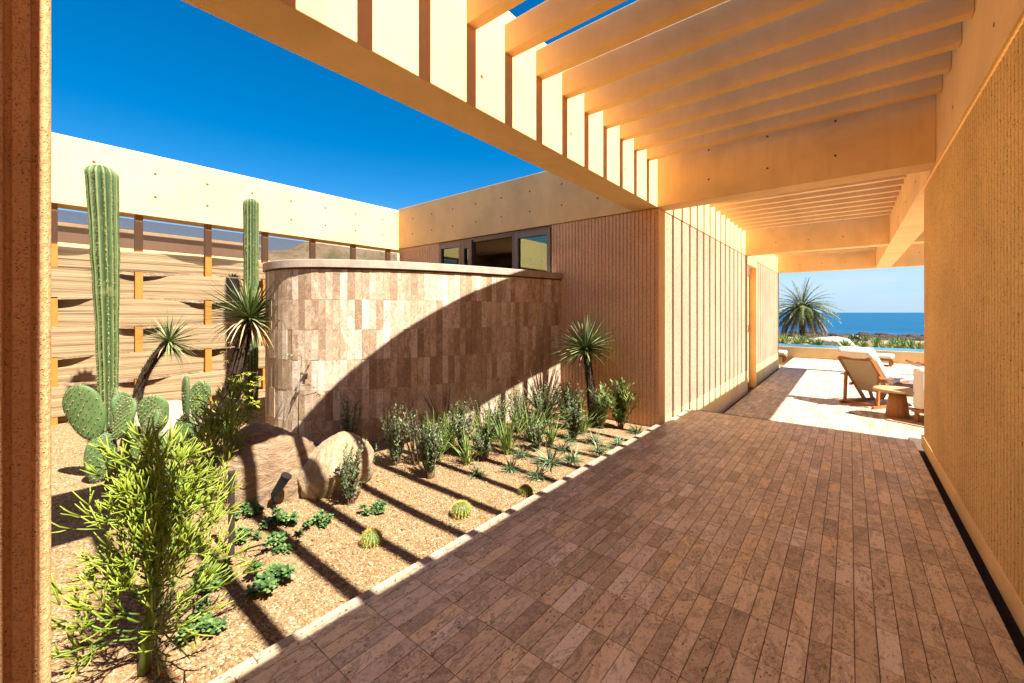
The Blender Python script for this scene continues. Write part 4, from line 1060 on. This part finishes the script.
# a few taller cactus stems far out
for i,(x,y,h,lab) in enumerate([(-6.9,36,1.5,'pale branching cactus beyond the pool at the left'),(.2,46,.55,'small dark round shrub beside the palm')]):
    if i == 0:
        mb = MB(); mb.tube([(0,0,0),(0,0,h*.6),(.12,0,h)], [.1,.1,.06], 8, 0, .9); mb.tube([(0,0,h*.4),(-.25,0,h*.55),(-.3,0,h*.9)], .07, 8, 0, .9)
        tag(mb.build('coast_cactus', M['rockw'], loc=(x,y,cz(x,y))), lab, 'cactus')
    else: twiggy((x,y,cz(x,y)), h, .6, 50, lab, 99, M['greyleaf'], .16, 'coast_shrub')['group'] = 'coast shrubs'

def palm(loc, trunkH, fl, nf, label, seed):
    rg = random.Random(seed); root = empty('date_palm', loc, label, 'palm tree'); mb = MB()
    P = [Vector((.05*math.sin(t*3), 0, trunkH*t)) for t in [i/14 for i in range(15)]]
    mb.tube(P, [.21-.03*t/14+.02*(t%2) for t in range(15)], 12, 0, .3)
    for i in range(420):
        t = rg.random(); an = rg.random()*6.28; z = trunkH*t; o = Vector((math.cos(an), math.sin(an), 0))
        mb.blade(Vector((0,0,z))+o*.17, (o*.5+Vector((0,0,.8))), rg.uniform(.15,.3), .1, 0, 1, 0, rg.random(), .3)
    mb.build('trunk', M['ytrunk'], root)
    g = MB(); dr_ = MB()
    for i in range(nf):
        f = (i+.5)/nf; cosv = 1-1.75*f; an = i*2.39996+rg.uniform(-.25,.25); sn = math.sqrt(max(0,1-cosv**2))
        d = Vector((sn*math.cos(an), sn*math.sin(an), cosv)); isd = cosv < -.1
        tgt = dr_ if isd and rg.random() < .85 else g
        L = fl*rg.uniform(.85,1.08); p = Vector((0,0,trunkH)); dd = d.copy(); K = 16; prev = p.copy()
        pts = [p.copy()]
        for k in range(K):
            dd = (dd+Vector((0,0,-.055-.03*sn))).normalized(); p = p+dd*L/K; pts.append(p.copy())
        tgt.tube(pts, [.035*(1-.9*k/K) for k in range(K+1)], 4, 0, .8)
        for k in range(2, K+1):
            for h in range(3):
                t_ = h/3; q = pts[k-1].lerp(pts[k], t_); ax = (pts[k]-pts[k-1]).normalized(); s_ = ax.cross(Vector((0,0,1)))
                if s_.length < .1: s_ = Vector((1,0,0))
                s_.normalize(); w = .44*math.sin(math.pi*min(.97,(k+t_)/K*.9+.08))**.7+.05
                for sg in (-1,1):
                    ld = (ax*.75+s_*sg*.75+Vector((0,0,rg.uniform(-.25,.35)))).normalized()
                    tgt.blade(q, ld, w*rg.uniform(.8,1.1), .085, .25, 1, 0, rg.random(), .1)
    g.build('green_fronds', M['palmleaf'], root); dr_.build('dry_fronds', M['palmdry'], root)
palm((-3.6,48.7,-2.8), 3.2, 3.3, 125, 'date palm with a shaggy crown standing before the sea', 5)

# ------------------------------------------------------------------ beyond the screen: neighbour walls and hills seen through the mesh
nb = empty('neighbour_house', (-16,0,-2.3), 'tan neighbouring house seen through the dark mesh above the fabric screen', 'house')
mb = MB(); mb.box(-20,-16,-3.0,5.6,-2.3,2.25,0,0,.01); part(mb, 'wall', M['nbr'], nb)
mb = MB(); mb.box(-20.1,-15.9,-3.1,5.7,2.253,2.35,0,0,.01); part(mb, 'roof_edge', M['con'], nb)
mb = MB()
for k in range(3): mb.box(-16.02,-15.99,-2.2+2.4*k,-.8+2.4*k,-.2,.9)
part(mb, 'window', M['roomd'], nb)
mb = MB(); mb.box(-11.3,-11.0,-8,10,-2.3,1.15,1,0,.01); mb.box(-11.33,-10.97,-8,10,1.153,1.26,0,0,.01)
tag(mb.build('boundary_wall', [M['con'], M['rockd']]), 'brown boundary wall with a pale coping outside the fabric screen', 'wall')
for i,(x,y,s,h) in enumerate([(-60,30,26,13),(-85,62,34,19),(-48,52,16,8)]):
    mb = MB(); N = 26
    for a in range(N+1):
        for b in range(N+1):
            u, v = a/N*2-1, b/N*2-1; r = math.hypot(u,v); z = h*max(0, math.cos(min(1,r)*math.pi/2))**1.2*(1+.5*noise.noise(Vector((u*3,v*3,i*5))))
            mb.v.append((x+u*s, y+v*s, -3+z))
    for a in range(N):
        for b in range(N): c = a*(N+1)+b; mb.face([c,c+N+1,c+N+2,c+1])
    tag(mb.build('hill', M['land'], smooth=True), kind='structure')

# ------------------------------------------------------------------ camera, sun, sky
cam = bpy.data.cameras.new('camera'); co = bpy.data.objects.new('camera', cam); col.objects.link(co)
co.location = (0,0,0); co.rotation_euler = (R(90), 0, R(39.2))
cam.sensor_width = 36; cam.lens = 414.6/1024*36; cam.shift_y = -29/1024; cam.clip_start = .02; cam.clip_end = 60000
scene.camera = co
TAN = 1.45; EL = math.atan(TAN)
sun = bpy.data.lights.new('sun', 'SUN'); so = bpy.data.objects.new('sun', sun); col.objects.link(so)
sun.energy = 5.0; sun.angle = R(.5); sun.color = (1,.95,.87); so.rotation_euler = (0, math.pi/2-EL, 0)
w = bpy.data.worlds.new('World'); scene.world = w; w.use_nodes = True; nt = w.node_tree
bg = nt.nodes['Background']; sky = nt.nodes.new('ShaderNodeTexSky'); sky.sky_type = 'NISHITA'; sky.sun_disc = False
sky.sun_elevation = EL; sky.sun_rotation = R(90); sky.air_density = 1.0; sky.dust_density = 0.0; sky.ozone_density = 2.5; sky.altitude = 0
hsv = nt.nodes.new('ShaderNodeHueSaturation'); hsv.inputs['Saturation'].default_value = 1.52; hsv.inputs['Hue'].default_value = .499
tc = nt.nodes.new('ShaderNodeTexCoord'); mp = nt.nodes.new('ShaderNodeMapping'); mp.inputs['Scale'].default_value = (2.2,2.2,14)
nz = nt.nodes.new('ShaderNodeTexNoise'); nz.inputs['Scale'].default_value = 1.6; nz.inputs['Detail'].default_value = 7; nz.inputs['Roughness'].default_value = .6
rp_ = nt.nodes.new('ShaderNodeValToRGB'); rp_.color_ramp.elements[0].position = .42; rp_.color_ramp.elements[1].position = .72
sepz = nt.nodes.new('ShaderNodeSeparateXYZ'); rz_ = nt.nodes.new('ShaderNodeValToRGB'); rz_.color_ramp.elements[0].position = .0; rz_.color_ramp.elements[0].color = (.75,.75,.75,1); rz_.color_ramp.elements[1].position = .26; rz_.color_ramp.elements[1].color = (0,0,0,1)
mul = nt.nodes.new('ShaderNodeMath'); mul.operation = 'MULTIPLY'; mx = nt.nodes.new('ShaderNodeMix'); mx.data_type = 'RGBA'; mx.inputs[7].default_value = (4.6,5.1,6.0,1)
L = nt.links.new
L(tc.outputs['Generated'], mp.inputs[0]); L(mp.outputs[0], nz.inputs['Vector']); L(nz.outputs['Fac'], rp_.inputs[0])
L(tc.outputs['Generated'], sepz.inputs[0]); L(sepz.outputs[2], rz_.inputs[0]); L(rp_.outputs[0], mul.inputs[0]); L(rz_.outputs[0], mul.inputs[1])
L(sky.outputs[0], hsv.inputs['Color']); 
hz = nt.nodes.new('ShaderNodeValToRGB'); hz.color_ramp.elements[0].position = 0; hz.color_ramp.elements[0].color = (.9,.9,.9,1); hz.color_ramp.elements[1].position = .24; hz.color_ramp.elements[1].color = (0,0,0,1)
mh = nt.nodes.new('ShaderNodeMix'); mh.data_type = 'RGBA'; mh.inputs[7].default_value = (2.3,4.0,6.0,1)
L(sepz.outputs[2], hz.inputs[0]); L(hz.outputs[0], mh.inputs[0]); L(hsv.outputs[0], mh.inputs[6]); L(mh.outputs[2], mx.inputs[6]); L(mul.outputs[0], mx.inputs[0]); L(mx.outputs[2], bg.inputs[0])
bg.inputs[1].default_value = .050
vs = scene.view_settings; vs.view_transform = 'Standard'; vs.look = 'None'; vs.exposure = 1.80; vs.gamma = 1; vs.use_curve_mapping = False
scene.cycles.max_bounces = 10; scene.cycles.diffuse_bounces = 6; scene.cycles.transparent_max_bounces = 12; scene.cycles.sample_clamp_indirect = 8
